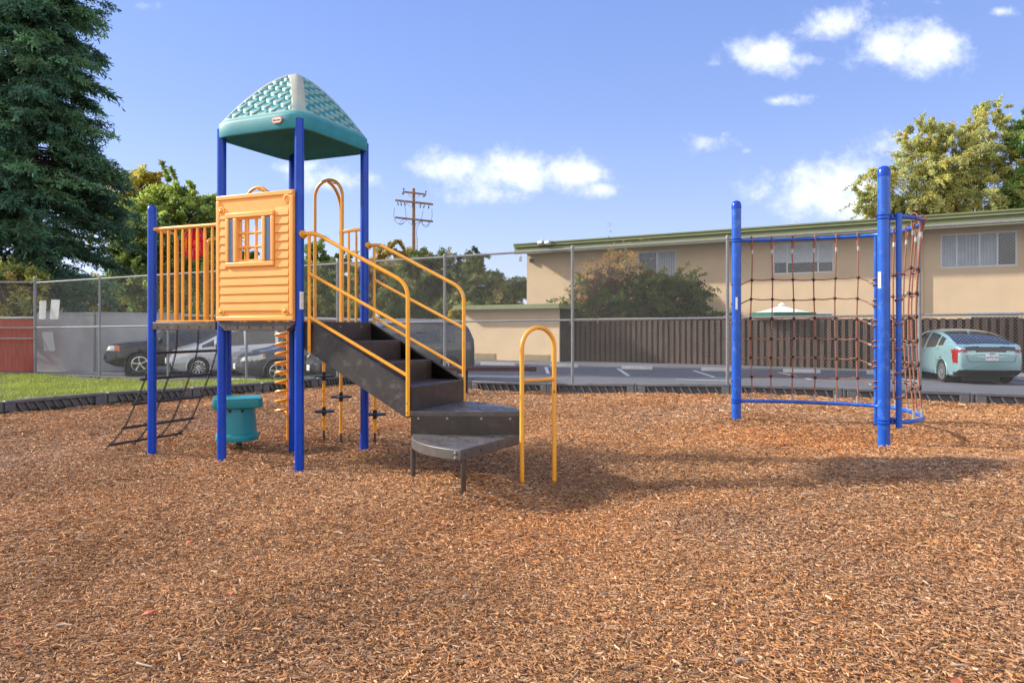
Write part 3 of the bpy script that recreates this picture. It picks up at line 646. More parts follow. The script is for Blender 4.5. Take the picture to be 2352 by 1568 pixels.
mb = MB(); mb.tube([(cU.x, cU.y, -.2), (cU.x, cU.y, zt_)], .025, 8); mb.build('pole', M['wood'], um)
mb = MB(); mb.lathe([(.16, 0), (.1, .05), (.03, .09), (0, .1)], (cU.x, cU.y, zt_-.01), 10); mb.build('top_vent', M['canvas'], um)

# grey rendered enclosure, red board fence, carport roof on the left
ge = thing('grey_enclosure', 'grey rendered block wall beside the black car', 'wall', (-14, 27, LOT))
a, b, c = at(90, 848, 26.5), at(220, 850, 25.6), at(420, 850, 27.4); mb = MB(); 
for p in (a, b, c): p.z = -.3
ht = 2.12
for p, q_ in ((a, b), (b, c)): mb.bar(p+UP*ht/2, q_+UP*ht/2, .2, ht)
mb.build('wall', M['greywall'], ge, smooth=False)
mb = MB()
for p, q_ in ((a, b), (b, c)): mb.bar(p+UP*(ht+.02), q_+UP*(ht+.02), .24, .05)
mb.build('coping', M['greywall'], ge, smooth=False)
rf = thing('red_board_fence', 'red stained board fence at the far left behind the chain link', 'fence', (-19, 25.4, 0))
mb = MB(); a = at(-90, 860, 25.2); b = at(79, 860, 25.2); t = (b-a).normalized(); L = (b-a).length; s = 0; rr = random.Random(5)
while s < L:
    p = a+t*s; p.z = -.2; q_ = Vector(p); q_.z = 1.62+rr.uniform(-.01, .01); mb.bar(p, q_, .135, .025, up=(0, 1, 0)); s += .14
mb.build('board', M['redwood'], rf, smooth=False)
mb = MB(); a.z = b.z = 1.68; mb.bar(a, b, .12, .07); mb.build('coping', M['concrete'], rf, smooth=False)
cp = thing('carport', 'long low carport roof with pale edge behind the parked cars', 'carport', (-14, 35, 0))
a = at(85, 716, 37); b = at(930, 737, 41); mb = MB(); mb.bar(a-UP*.0, b-UP*.0, 5, .12); mb.build('roof', M['frame'], cp, smooth=False)
a2 = a-UP*.25+Vector((0, -2.45, 0)); b2 = b-UP*.25+Vector((0, -2.45, 0)); mb = MB(); mb.bar(a2, b2, .1, .36); mb.build('fascia', M['brownfascia'], cp, smooth=False)
for i in range(9):
    p = a2+(b2-a2)*(i+.5)/9-UP*.2; mb = MB(); mb.bar(Vector((p.x, p.y, -.2)), p, .14, .14, up=(0, 1, 0)); mb.build('post', M['wood'], cp, smooth=False)
mb = MB(); mb.bar(a2+Vector((0, 4.6, -1)), b2+Vector((0, 4.6, -1)), .12, 2.2); mb.build('back_wall', M['boarddark'], cp, smooth=False)

# utility pole
PX, PY_ = at(950, 700, 55).xy; up_ = thing('utility_pole', 'tall weathered timber utility pole with three crossarms', 'utility pole', (PX, PY_, -.3))
def zpx(py): return CH+(YH-py)*55/F
mb = MB(); mb.tube([(PX, PY_, -.4), (PX, PY_, 5), (PX, PY_, zpx(433))], [.17, .15, .115], 12); mb.build('pole', M['wood'], up_)
def arm(pl, pr, double):
    a = at(*pl, 54.7); b = at(*pr, 54.7); d = (b-a).normalized(); m_ = MB(); m_.bar(a, b, .1, .13)
    if double: m_.bar(a+Vector((.25, .35, .02)), b+Vector((.1, .35, .02)), .1, .13)
    return m_.build('crossarm', M['wood'], up_, smooth=False), a, b
A1 = arm((926, 440.5), (979, 447), False); A2 = arm((908, 460), (990.5, 468.5), True); A3 = arm((907.5, 499.5), (990.5, 508), True)
insul = pmat('grey_insulator', (.2, .2, .21), .3)
for (A, fs, sg) in ((A1, (.02, .98), 1), (A2, (.05, .14, .24, .72, .82, .95), -1)):
    for f_ in fs:
        p = A[1]+(A[2]-A[1])*f_; mb = MB()
        if sg > 0: mb.lathe([(.02, .06), (.02, .14), (.08, .15), (.04, .2), (.085, .22), (.03, .3), (0, .31)], p, 8)
        else: mb.lathe([(.02, -.06), (.02, -.16), (.06, -.18), (.03, -.24), (.065, -.27), (.03, -.38), (0, -.4)], p, 8, axis=(-.25 if f_ < .5 else .25, -.1, 1))
        mb.build('insulator', insul, A[0])
for (x0_, y0_, sgn) in ((925, 444, -1), (974, 450, 1)):
    p = at(x0_, y0_, 54.5); mb = MB(); mb.lathe([(0, -.12), (.07, -.1), (.08, .05), (.03, .12), (0, .12)], p, 8, axis=(sgn*.6, 0, .6)); mb.build('clamp', insul, A1[0])
for (x0_, y0_, x1_, y1_) in ((928, 461, 940, 473), (948, 478, 928, 464), (955, 478, 968, 467), (938, 446, 947, 455), (964, 448, 953, 457), (934, 505, 949, 520), (966, 508, 954, 519)):
    mb = MB(); mb.bar(at(x0_, y0_, 54.6), at(x1_, y1_, 54.8), .035, .035); mb.build('brace', M['frame'], up_, smooth=False)
wire_m = M['trim']
for pts in (((906, 478), (905, 500), (913, 513), (922, 514), (930, 508), (933, 500), (930, 475)), ((932, 503), (925, 505), (918, 512), (919, 516), (928, 513)), ((992, 480), (992, 500), (985, 515), (975, 517), (968, 508), (972, 484)), ((968, 508), (972, 518), (981, 521), (986, 513), (978, 507)),
            ((953, 540), (952, 520), (957, 512), (966, 509)), ((957, 545), (958, 524), (965, 512), (972, 509))):
    mb = MB(); mb.tube(spline([at(px, py, 54.4) for px, py in pts], 6), .016, 5); mb.build('cable', wire_m, up_)
mb = MB(); p0 = at(957.5, 545, 54.6); mb.tube([(p0.x, p0.y, -.3), (p0.x, p0.y, p0.z)], .07, 8); mb.build('conduit', M['frame'], up_)
# ================================================================ play structure
TH = rad(23.87); PU = Vector((math.cos(TH), -math.sin(TH), 0)); PV = Vector((math.sin(TH), math.cos(TH), 0)); Q0 = Vector((-2.983, 7.562, 0)); SB = 1.078
RP = Matrix((PU, PV, UP)).transposed()
def P(a, b, z): return Q0+PU*a+PV*b+UP*z
ps = thing('play_structure', 'blue posted play structure with teal pyramid roof, orange wall panel and brown stair', 'play structure', Q0)
ZD = 1.44; ZR = 3.312
def zg(p): return g1(p.x, p.y)
def post(a, b, z1, cap):
    p = P(a, b, 0); mb = MB(); mb.tube([(p.x, p.y, zg(p)-.25), (p.x, p.y, z1)], .0455, 24); o = mb.build('post', M['blue'], ps)
    if cap:
        mb = MB(); mb.lathe([(.0475, 0), (.0475, .02), (.044, .045), (.033, .065), (.018, .076), (0, .08)], (p.x, p.y, z1-.01), 24); mb.build('cap', M['blue'], o)
    return o
pP1 = post(-1, 0, 2.64, True); pP6 = post(-1, SB, 2.64, True)
pP2 = post(0, 0, ZR+.1, False); pP3 = post(1, 0, ZR+.1, False); pP4 = post(1, SB, ZR+.1, False); pP5 = post(0, SB, ZR+.1, False)
# sticker on the front post
mb = MB(); c = P(1, 0, 0); a0 = math.atan2(-c.y, -c.x)
def sticker(parent, cx, cy, r, ang, z0, z1, half, m=M['white']):
    mb = MB(); n = 6
    for i in range(n):
        t0, t1 = ang-half+2*half*i/n, ang-half+2*half*(i+1)/n
        mb.poly([(cx+r*math.cos(t), cy+r*math.sin(t), z) for t, z in ((t0, z0), (t1, z0), (t1, z1), (t0, z1))])
    return mb.build('sticker', m, parent, fix=False)
stk = sticker(pP3, c.x, c.y, .0462, a0+.55, 1.56, 1.73, .5)
for j in range(9):
    z = 1.575+.016*j
    if j in (4,): continue
    mb = MB(); n = 3
    for i in range(n):
        t0, t1 = a0+.2+.55*i/n, a0+.2+(.55 if j % 3 else .4)*(i+1)/n; mb.poly([(c.x+.0466*math.cos(t), c.y+.0466*math.sin(t), zz) for t, zz in ((t0, z), (t1, z), (t1, z+.004), (t0, z+.004))])
    mb.build('print_line', M['steel'], stk, fix=False)
# decks
for (a0_, a1_) in ((0, 1), (-1, 0)):
    mb = MB(); mb.prism([(a0_+.05, .01), (a1_-.05, .01), (a1_-.01, .05), (a1_-.01, SB-.05), (a1_-.05, SB-.01), (a0_+.05, SB-.01), (a0_+.01, SB-.05), (a0_+.01, .05)], lambda p, q_, d: P(p, q_, d), ZD-.05, ZD-.002)
    dk = mb.build('deck', M['deckgrey'], ps, bevel=.006)
    mb = MB()
    off = -.025 if a0_ == -1 else -.055
    lo = ZD-.082 if a0_ == -1 else ZD-.09
    mb.prism([(a0_+.05, lo), (a1_-.05, lo), (a1_-.05+.0, ZD-.003), (a0_+.05, ZD-.003)] if a0_ == -1 else [(.10, lo), (.90, lo), (.92, lo+.02), (.985, ZD-.03), (.985, ZD-.002), (.015, ZD-.002), (.015, ZD-.03), (.08, lo+.02)],
             lambda p, q_, d: P(p, d, q_), off-.012, .012)
    mb.build('deck_edge', M['deckgrey'], dk, bevel=.004)
    mb = MB()
    for b_ in (SB-.012, ):
        mb.bar(P(a0_+.05, b_+.01, ZD-.045), P(a1_-.05, b_+.01, ZD-.045), .02, .08)
    mb.bar(P(a0_+.006 if a0_ < 0 else a1_-.006, .05, ZD-.045), P(a0_+.006 if a0_ < 0 else a1_-.006, SB-.05, ZD-.045), .02, .08)
    mb.build('deck_rim', M['deckgrey'], dk)
    mb = MB()
    for j in range(6):
        a_ = a0_+.12+(a1_-a0_-.24)*j/5; mb.box(P(a_, off-.0125, ZD-.055), (.012, .004, .022), RP)
    mb.build('bolt_slot', M['black'], dk)
# roof: pyramid with scalloped tiles
oa = .067; n_ = 281
lin = np.linspace(-1, 1, n_); AA, BB = np.meshgrid(lin, lin); mxx = np.maximum(abs(AA), abs(BB)); nn = 7.0
soft = (np.abs(AA)**nn+np.abs(BB)**nn)**(1/nn)
edge = sstep(.55, 1, mxx); sc_ = 1+(np.where(soft > 0, mxx/np.maximum(soft, 1e-6), 1)-1)*1.0
s_ = mxx; HR = .625
prof = 1-np.power(np.sqrt(s_**2+.006)/math.sqrt(1.006), 1.5)
ha, hb = .5+oa, SB/2+oa
X_ = AA*sc_*ha; Y_ = BB*sc_*hb
# tiles
aface = np.abs(AA) > np.abs(BB); lat = np.where(aface, BB*hb, AA*ha); half = s_*np.where(aface, hb, ha)
colw = .122; ci = np.floor(lat/colw+.5*0); fx_ = lat/colw-ci; slope_pos = (1-s_)*np.where(aface, ha, hb)*1.25
row = slope_pos/.082+.5*(np.mod(ci, 2))-.55*(2*fx_-1)**2*.5
t = 1-np.mod(row, 1)            # 0 at the upper edge of a tile .. 1 at its lip
tile = np.clip(t, 0, 1)*.020*np.clip(1.25-(2*np.abs(fx_-.5))**6, 0, 1); drop = sstep(.0, .16, 1-t); tile = tile*drop
area = sstep(.0, .03, half-np.abs(lat)-.085)*sstep(.0, .02, (1-s_)-.035)*sstep(.05, .1, s_-.09)
Zr = ZR+.155+HR*prof; hgt = -.018*area+tile*area*1.35
Zr = Zr+hgt*.85; out_ = hgt*.55*np.where(aface, np.sign(AA), np.sign(BB))
X_ = X_+np.where(aface, out_, 0); Y_ = Y_+np.where(aface, 0, out_)
pc = np.stack([X_, Y_, Zr], -1); base = np.array(P(.5, SB/2, 0))
wpt = base[None, None]+pc[..., :1]*np.array(PU)+pc[..., 1:2]*np.array(PV)+pc[..., 2:]*np.array(UP)
pale = np.array((.25, .37, .32)); teal = np.array((.012, .22, .25)); hip = np.array((.44, .40, .31))
low = sstep(.85, 1.0, t)*0+(1-drop)*.0; k1 = np.clip(area*(1-sstep(.30, .72, np.minimum(t, 1)*drop)), 0, 1)
colr = pale[None, None]*(1-k1[..., None])+teal*k1[..., None]; hipw = (1-area)*sstep(1.0, .8, s_); colr = colr*(1-.7*hipw[..., None])+hip*.7*hipw[..., None]
rimk = sstep(.965, .995, s_)[..., None]; colr = colr*(1-rimk)+np.array((.05, .27, .29))*rimk
verts = [wpt.reshape(-1, 3)]; cols = [colr.reshape(-1, 3)]; idx = np.arange(n_*n_).reshape(n_, n_); quads = [np.stack([idx[:-1, :-1], idx[:-1, 1:], idx[1:, 1:], idx[1:, :-1]], -1).reshape(-1, 4)]
bl = np.concatenate([idx[0, :-1], idx[:-1, -1], idx[-1, :0:-1], idx[:0:-1, 0]]); bp = wpt.reshape(-1, 3)[bl]; nb_ = len(bl); cc_ = base[:2]
def ring(scale, z): r = bp.copy(); r[:, :2] = cc_+(r[:, :2]-cc_)*scale; r[:, 2] = z; return r
rings = [(1.012, ZR+.146), (1.018, ZR+.13), (1.018, ZR+.02), (1.010, ZR+.004), (.985, ZR), (.955, ZR+.004), (.95, ZR+.05), (.55, ZR+.36), (.05, ZR+.62)]
prev = bl; off = n_*n_
rc = [(.06, .28, .30), (.03, .23, .26), (.012, .22, .26), (.02, .23, .26), (.05, .25, .27), (.02, .24, .27), (.015, .23, .26), (.015, .23, .26), (.015, .23, .26)]
for (sc2, z), rcol in zip(rings, rc):
    verts.append(ring(sc2, z)); cols.append(np.tile(np.array(rcol), (nb_, 1))); cur = np.arange(off, off+nb_); off += nb_
    quads.append(np.stack([prev, np.roll(prev, -1), np.roll(cur, -1), cur], -1)); prev = cur
rfo = quad_mesh('roof', np.concatenate(verts), M['roof'], cols=np.concatenate(cols), parent=ps, quads=np.concatenate(quads), smooth=True)
rfo.data.set_sharp_from_angle(angle=rad(50))
# maker's oval badge on the front left rim
fb = -oa-.0145; bc = P(.80, fb, ZR+.087)
def oval(name, w, h, m, d, parent):
    mb = MB(); pts = []
    for k in range(32):
        an = 2*math.pi*k/32; cx_ = (w-h)*.5*(1 if math.cos(an) > 0 else -1); pts.append((cx_+h*.5*math.cos(an), h*.5*math.sin(an)))
    mb.prism(pts, lambda p, q_, dd: bc+PU*p+UP*q_-PV*dd, 0, d); return mb.build(name, m, parent, bevel=.002)
M['badgered'] = pmat('badge_red', (.55, .12, .06), .4); M['badgewhite'] = pmat('badge_white', (.7, .62, .52), .4)
bdg = oval('name_badge', .128, .07, M['badgered'], .007, rfo); oval('badge_face', .112, .052, M['badgewhite'], .0095, bdg)
Rf = Matrix((PU, UP, -PV)).transposed(); text_mesh('badge_text', 'little tikes', .024, bc-PV*.0105, Rf, M['ink'], bdg)
# orange wall panel with window
pan = MB(); d0, d1 = -.052, -.088; L0, L1, Z0, Z1 = .005, .992, 1.447, 2.715
WA0, WA1, WZ0, WZ1 = .29, .615, 2.06, 2.46       # window opening
def pb(a0, a1, z0, z1, da, db): pan.prism([(a0, z0), (a1, z0), (a1, z1), (a0, z1)], lambda p, q_, d: P(p, d, q_), da, db)
for a0, a1, z0, z1 in ((L0, WA0, Z0, Z1), (WA1, L1, Z0, Z1), (WA0, WA1, Z0, WZ0), (WA0, WA1, WZ1, Z1)): pb(a0, a1, z0, z1, d0, d1+.012)
pnl = pan.build('wall_panel', M['peach'], ps, smooth=False)
fr_ = MB(); w = .05; pan = fr_
mb = MB()
outer = rounded([P((L0+L1)/2, 0, Z0), P(L1, 0, Z0), P(L1, 0, Z1), P(L0, 0, Z1), P(L0, 0, Z0), P((L0+L1)/2, 0, Z0)], .03, 4)
pb(L0, L1, Z0, Z0+w, d0, d1); pb(L0, L1, Z1-w, Z1, d0, d1); pb(L0, L0+w, Z0+w, Z1-w, d0, d1); pb(L1-w, L1, Z0+w, Z1-w, d0, d1)
fr_.build('panel_border', M['peach'], pnl, bevel=.012, seg=3)
# clapboards: wedge profile
cl = MB(); z = Z0+.10; nbd = 12; hbd = (Z1-.06-.10-z)/nbd
def clap(a0, a1, z0, z1): cl.prism([(d1+.013, z1-.001), (d1+.0125, z0+.002), (d1-.001, z0+.002), (d1-.001, z0+.012), (d1+.009, z1-.001)], lambda p, q_, d: P(d, p, q_), a0, a1)
for i in range(nbd):
    z0, z1 = z+hbd*i, z+hbd*(i+1)
    if z1 < 1.985 or z0 > 2.53: clap(L0+w+.006, L1-w-.006, z0, z1)
    else: clap(L0+w+.006, .135, z0, z1); clap(.775, L1-w-.006, z0, z1)
cl.build('clapboard', M['peach'], pnl, bevel=.004, seg=2)
wf = MB(); pan = wf; f0, f1 = d0+.0, d1-.014
pb(.145, .765, 1.985, 2.035, f0, f1); pb(.145, .765, 2.475, 2.53, f0, f1); pb(.145, .185, 2.035, 2.475, f0, f1); pb(.725, .765, 2.035, 2.475, f0, f1)
pb(.245, .292, 2.035, 2.475, d0+.03, f1); pb(.615, .655, 2.035, 2.475, d0+.03, f1)
wf_o = wf.build('window_surround', M['peach'], pnl, bevel=.01, seg=3)
ms = MB()
for a in (.40, .51): ms.tube([P(a, -.055, WZ0-.03), P(a, -.055, WZ1+.03)], .0155, 10)
for z_ in (2.185, 2.325): ms.tube([P(WA0-.01, -.055, z_), P(WA1+.01, -.055, z_)], .0155, 10)
ms.tube([P(WA0+.005, -.04, WZ0), P(WA0+.005, -.04, WZ1)], .014, 8)
ms.build('window_bar', M['peach'], pnl)
for a0, a1 in ((.187, .243), (.657, .723)):
    mb = MB(); pan = mb; pb(a0, a1, 2.04, 2.47, d0-.01, f1+.010)
    for j in range(26): pb(a0+.006, a1-.006, 2.045+.0162*j, 2.0545+.0162*j, f1+.010, f1+.0075)
    mb.build('shutter', M['slate'], pnl, smooth=False)
for (a, z_, kn) in ((.075, 2.56, 1), (.918, 2.63, 0), (.075, 1.54, 1), (.9, 1.545, 1)):
    mb = MB(); mb.lathe([(.045, 0), (.045, .012), (.03, .014), (.026, .005), (0, .005)], P(a, d1+.012, z_), 18, axis=-PV); b_ = mb.build('bolt_boss', M['peach'], pnl)
    if kn:
        mb = MB(); mb.lathe([(.021, 0), (.02, .012), (.012, .019), (0, .021)], P(a, d1+.0075, z_), 14, axis=-PV); mb.build('bolt_cap', M['yellow'], b_)
# barrier on the left bay
br = MB(); br.tube([P(-.965, 0, 2.44), P(-.05, 0, 2.44)], .022, 12); brl = br.build('barrier_rail', M['yellow_faded'], ps)
mb = MB(); mb.bar(P(-.92, 0, 1.452), P(-.08, 0, 1.452), .04, .014); mb.build('bottom_bar', M['yellow'], brl)
for i in range(8):
    a = -.858+.1043*i; mb = MB(); mb.tube([P(a, 0, 1.455), P(a, 0, 1.47), P(a, 0, 1.52), P(a, 0, 2.36), P(a, 0, 2.43)], [.012, .0165, .0165, .0165, .013], 8); mb.build('baluster', M['yellow'], brl)
mb = MB(); mb.lathe([(.028, 0), (.028, .04), (.02, .05), (0, .05)], P(-.965, 0, 2.44), 12, axis=-PU); mb.lathe([(.028, 0), (.028, .03), (0, .03)], P(-.06, 0, 2.44), 12, axis=PU); mb.build('rail_clamp', M['yellow'], brl)
# toy steering wheel
wc = P(-.432, .045, 2.265)
mb = MB(); mb.tube([wc+PU*.155*math.cos(t)+UP*.155*math.sin(t) for t in np.linspace(0, 2*math.pi, 33)[:-1]], .018, 10, closed=True)
mb.lathe([(0, -.004), (.145, -.004), (.14, .01), (.1, .014), (.05, .012), (.035, .03), (0, .034)], wc, 28, axis=-PV)
for k in range(5):
    t = 2*math.pi*k/5+.3; d_ = PU*math.cos(t)+UP*math.sin(t); mb.bar(wc+d_*.03-PV*.012, wc+d_*.15-PV*.01, .03, .018, up=PV)
stw = mb.build('steering_wheel', M['red'], ps)
mb = MB(); mb.box(wc-PU*.125+UP*.005-PV*.02, (.075, .006, .10), RP); mt = mb.build('mounting_plate', M['yellow_faded'], stw, bevel=.004)
for dz in (-.03, .03):
    mb = MB(); mb.lathe([(.009, 0), (.008, .006), (0, .007)], wc-PU*.12+UP*dz-PV*.023, 8, axis=-PV); mb.build('bolt', M['steel'], mt)
# hand rails at the top of the chain ladder
for b0, b1 in ((.04, .33), (SB-.04, SB-.31)):
    mb = MB(); mb.tube(rounded([P(-1, b0, 2.43), P(-1, b1, 2.43), P(-1, b1, 1.44)], .09, 8), .017, 10); mb.build('ladder_handrail', M['yellow_faded'], ps)
# chain ladder
LP = spline([(-1.0, 0, 1.37), (-1.02, 0, 1.103), (-1.131, 0, .818), (-1.263, 0, .543), (-1.415, 0, .272), (-1.616, 0, .06), (-1.72, 0, -.02)], 20)
arc = [0]
for i in range(1, len(LP)): arc.append(arc[-1]+(LP[i]-LP[i-1]).length)
def lp(s):
    s = min(max(s, 0), arc[-1]-1e-6); i = next(j for j in range(1, len(arc)) if arc[j] >= s); t = (s-arc[i-1])/(arc[i]-arc[i-1]); q_ = LP[i-1].lerp(LP[i], t); return q_, (LP[i]-LP[i-1]).normalized()
mb = MB(); mb.bar(P(-1.0, .02, 1.38), P(-1.0, .95, 1.38), .03, .03); lad = mb.build('chain_ladder', M['chain'], ps)
for b in (.03, .33, .63, .925):
    mb = MB(); s = 0; i = 0
    while s < arc[-1]-.03:
        q_, tg = lp(s+.02); bb = b-.09*(s/arc[-1])**2*(1 if b < .2 else .3); c = P(q_.x, bb, q_.z+(g1(*P(q_.x, bb, 0).xy) if q_.z < .1 else 0)); tw = (PU*tg.x+UP*tg.z).normalized(); side = PV if i % 2 else tw.cross(PV)
        pts = [c+tw*(.013*(1 if math.cos(an) > 0 else -1)+.009*math.cos(an))+side*.010*math.sin(an) for an in np.linspace(0, 2*math.pi, 13)[:-1]]
        mb.tube(pts, .0043, 5, closed=True); s += .0325; i += 1
    mb.build('chain', M['chain'], lad)
for a, z_ in ((-1.02, 1.103), (-1.131, .818), (-1.263, .543), (-1.415, .272), (-1.616, .075)):
    mb = MB(); mb.tube([P(a, -.04, z_), P(a, .95, z_)], .0155, 10); mb.build('rung', M['vinyl'], lad)
# arches at the back openings, side rails
for a_c, hw in ((-.525, .185), (.51, .19)):
    pts = [P(a_c-hw, SB, 1.42)]+[P(a_c+hw*math.cos(t), SB, 2.86+hw*math.sin(t)) for t in np.linspace(math.pi, 0, 17)]+[P(a_c+hw, SB, 1.42)]
    mb = MB(); mb.tube(pts, .0185, 12); ar = mb.build('entry_arch', M['yellow_faded'] if a_c > 0 else M['yellow'], ps)
    mb = MB(); mb.bar(P(a_c-.01, SB, 3.026), P(a_c+.10, SB, 3.0), .04, .008); mb.build('flat_tab', M['yellow'], ar)
for a0, a1 in ((.705, .96), (.04, .315), (-.335, -.04), (-.96, -.715)):
    mb = MB(); mb.bar(P(a0, SB, 2.455), P(a1, SB, 2.47), .03, .035); sr = mb.build('side_rail', M['yellow_faded'], ps, bevel=.006)
    for f_ in (.33, .72):
        a = a0+(a1-a0)*f_; mb = MB(); mb.tube([P(a, SB, 1.44), P(a, SB, 2.38), P(a, SB, 2.45)], [.0145, .0145, .01], 8); mb.build('baluster', M['yellow_faded'], sr)
# spiral climber
def hook(p, e):
    return [Vector((p.x, p.y, 2.2))]+[Vector((p.x+(e.x-p.x)*(1-math.cos(t)), p.y+(e.y-p.y)*(1-math.cos(t)), 2.78+.25*math.sin(t))) for t in np.linspace(0, math.pi/2, 10)]
c = P(-.449, 1.516, 0); zb = g1(c.x, c.y)
mb = MB(); mb.tube([(c.x, c.y, zb-.2)]+hook(c, P(-.525, SB, 0)), .018, 10); spi = mb.build('spiral_climber', M['yellow'], ps)
pts = []; turns = 10
for i in range(turns*20+1):
    an = 2*math.pi*i/20; r = .145; pts.append((c.x+r*math.cos(an+2.2), c.y+r*math.sin(an+2.2), .33+.1165*i/20))
mb = MB(); mb.tube([(c.x, c.y, .33)]+pts+[(c.x, c.y, .33+.1165*turns)], .0155, 8); mb.build('spiral_tread', M['yellow'], spi)
# stepping-disc poles
for a, b, ds, top in ((-.02, 1.67, (.778, .345), 1.35), (.356, 1.51, (.553,), 2.9), (.727, 1.675, (.343,), 1.3)):
    c = P(a, b, 0); zb = g1(c.x, c.y); pts = [(c.x, c.y, zb+.12), (c.x, c.y, top)]
    if top > 2: pts = pts[:1]+hook(c, P(.51, SB, 0))
    else: pts += [P(a, SB+.25, top+.12), P(a, SB, top+.12)]
    mb = MB(); mb.tube(pts if top > 2 else rounded(pts, .1, 5), .0185, 10); po = mb.build('disc_pole', M['yellow'], ps)
    mb = MB(); mb.tube([(c.x, c.y, zb-.2), (c.x, c.y, zb+.13)], .0135, 8); mb.build('ground_sleeve', M['vinyl'], po)
    for dz in ds:
        z_ = dz; mb = MB(); ring_ = []
        for k in range(40):
            an = 2*math.pi*k/40; r = .118+.016*math.cos(5*an); ring_.append((r*math.cos(an), r*math.sin(an)))
        mb.prism(ring_, lambda p, q_, d: (c.x+p, c.y+q_, d), z_-.011, z_+.011)
        mb.tube([(c.x, c.y, z_-.055), (c.x, c.y, z_+.055)], .024, 12); mb.build('step_disc', M['black'], po, bevel=.004)
# ---- stair
def T(L, b, z): return P(1+L, b, z)
NOSE = [(.09, ZD), (.473, 1.245), (.853, 1.045), (1.245, .845)]
st = MB(); b0, b1 = .035, SB-.02
st.prism([(b0, 0), (b1, 0), (b1, 1), (b0, 1)], lambda p, q_, d: T(.0+.09*q_, p, d), ZD-.05, ZD-.004)
for i in range(3):
    L0_, z0 = NOSE[i]; L1_, z1 = NOSE[i+1]
    st.prism([(L0_-.0, z0), (L0_+.012, z0-.02), (L0_+.012, z1-.02), (L1_-.012, z1-.02), (L1_-.012, z1-.19), (L1_, z1-.19), (L1_, z1-.008), (L1_-.008, z1), (L0_+.02, z1), (L0_+.02, z0)], lambda p, q_, d: T(p, d, q_), b0+.012, b1-.012)
stair = st.build('stair', M['vinyl'], ps, bevel=.005)
for bb in (b0, b1):
    mb = MB(); mb.prism([(.03, ZD+.0), (.10, ZD+.0), (1.235, .865), (1.235, .565), (1.19, .565), (.10, 1.14), (.03, 1.18)], lambda p, q_, d: T(p, d, q_), bb-.012, bb+.012); mb.build('stringer', M['vinyl_worn'], stair, bevel=.004)
mb = MB(); mb.prism([(b0, .625), (b1, .625), (b1, .83), (b0, .83)], lambda p, q_, d: T(d, p, q_), 1.237, 1.2455); mb.build('front_riser', M['vinyl'], stair)
mb = MB()
for b in (.5, .85): mb.lathe([(.009, 0), (.007, .005), (0, .006)], T(.112, b, ZD-.05), 8, axis=PU)
mb.build('bolt', M['steel'], stair)
# stair hand rails
for b, sgn in ((.0, -1), (SB+.012, 1)):
    sx = lambda L, z: T(L, b, z)
    top = lambda L: 2.286-(L-.21)*.522
    pts = rounded([sx(.055, 2.286), sx(.20, 2.286), sx(1.232, top(1.22)+.02), sx(1.232, .585)], .13, 8)
    m_ = M['yellow'] if sgn < 0 else M['yellow_faded']
    mb = MB(); mb.tube(pts, .0190, 12); hr = mb.build('handrail', m_, ps)
    mb = MB(); mb.tube([sx(.12, 2.28), sx(.12, 1.14)], .0165, 12); mb.build('upright', m_, hr)
    for z0, z1 in ((1.905, 1.375), (1.487, .945)):
        mb = MB(); mb.tube([sx(.12, z0), sx(1.232, z1)], .0165, 12); mb.build('infill_bar', m_, hr)
    mb = MB(); mb.lathe([(.06, 0), (.062, .004), (.055, .010), (.02, .012), (0, .012)], sx(.046, 2.286), 20, axis=PU, sy=.62 if True else 1, sx=1)
    for s2 in (-1, 1): mb.lathe([(.006, 0), (.005, .006), (0, .007)], sx(.058, 2.286+.046*s2), 8, axis=PU)
    mb.build('rail_flange', m_, hr)
    mb = MB()
    for z_ in (.70, .615): mb.lathe([(.009, 0), (.008, .005), (0, .007)], sx(1.232, z_)-PV*.017*(1 if sgn < 0 else -1), 8, axis=-PV if sgn < 0 else PV)
    mb.lathe([(.009, 0), (.008, .005), (0, .007)], sx(.12, 1.2)-PV*.016, 8, axis=-PV); mb.build('bolt', M['steel'], hr)
# ---- two fan-shaped step pods
def holes(mt):
    t_ = mt.node_tree
    return mt
M['podtop'] = pmat('perforated_vinyl_top', (.085, .074, .068), .45, var=.2, scale=8, wear=(.2, .17, .15), wearamt=.45, wscale=14, bump=.05)
def pod(apex, a_from, a_to, R, ztop, thick, name_part):
    n = 20; arcp = [(apex.x+R*math.cos(a_from+(a_to-a_from)*i/n), apex.y+R*math.sin(a_from+(a_to-a_from)*i/n)) for i in range(n+1)]
    poly = [(apex.x, apex.y)]+arcp
    mb = MB(); mb.prism(poly, lambda p, q_, d: (p, q_, d), ztop-thick, ztop); po = mb.build(name_part, M['podtop'], ps, bevel=.008, seg=3)
    # drain holes and slots as thin dark inlays
    mb = MB(); rr = random.Random(4)
    am = (a_from+a_to)/2
    for i in range(-6, 7):
        for j in range(2, 15):
            x_ = .065*j; y_ = .058*i+.03*(j % 2); r_ = math.hypot(x_, y_); an = math.atan2(y_, x_)
            if r_ > R-.07 or abs(an) > abs(a_to-a_from)/2-.09 or r_ < .18: continue
            d1_ = Vector((math.cos(am), math.sin(am), 0)); d2_ = Vector((-d1_.y, d1_.x, 0)); c_ = apex+d1_*x_+d2_*y_; c_.z = ztop+.0012
            slot = (i % 3 == 0 and j % 4 == 1); dd = (PU*.8-PV*.2).normalized() if False else Vector((.93, -.37, 0))
            if slot: mb.bar(c_-dd*.055, c_+dd*.055, .010, .0016)
            elif rr.random() < .7: mb.lathe([(.0075, -.0008), (.0075, .0008)], c_, 8)
    mb.build('drain_hole', M['black'], po, smooth=False)
    return po, arcp
A1_ = T(1.25, .02, 0); a_v = math.atan2(PV.y, PV.x)
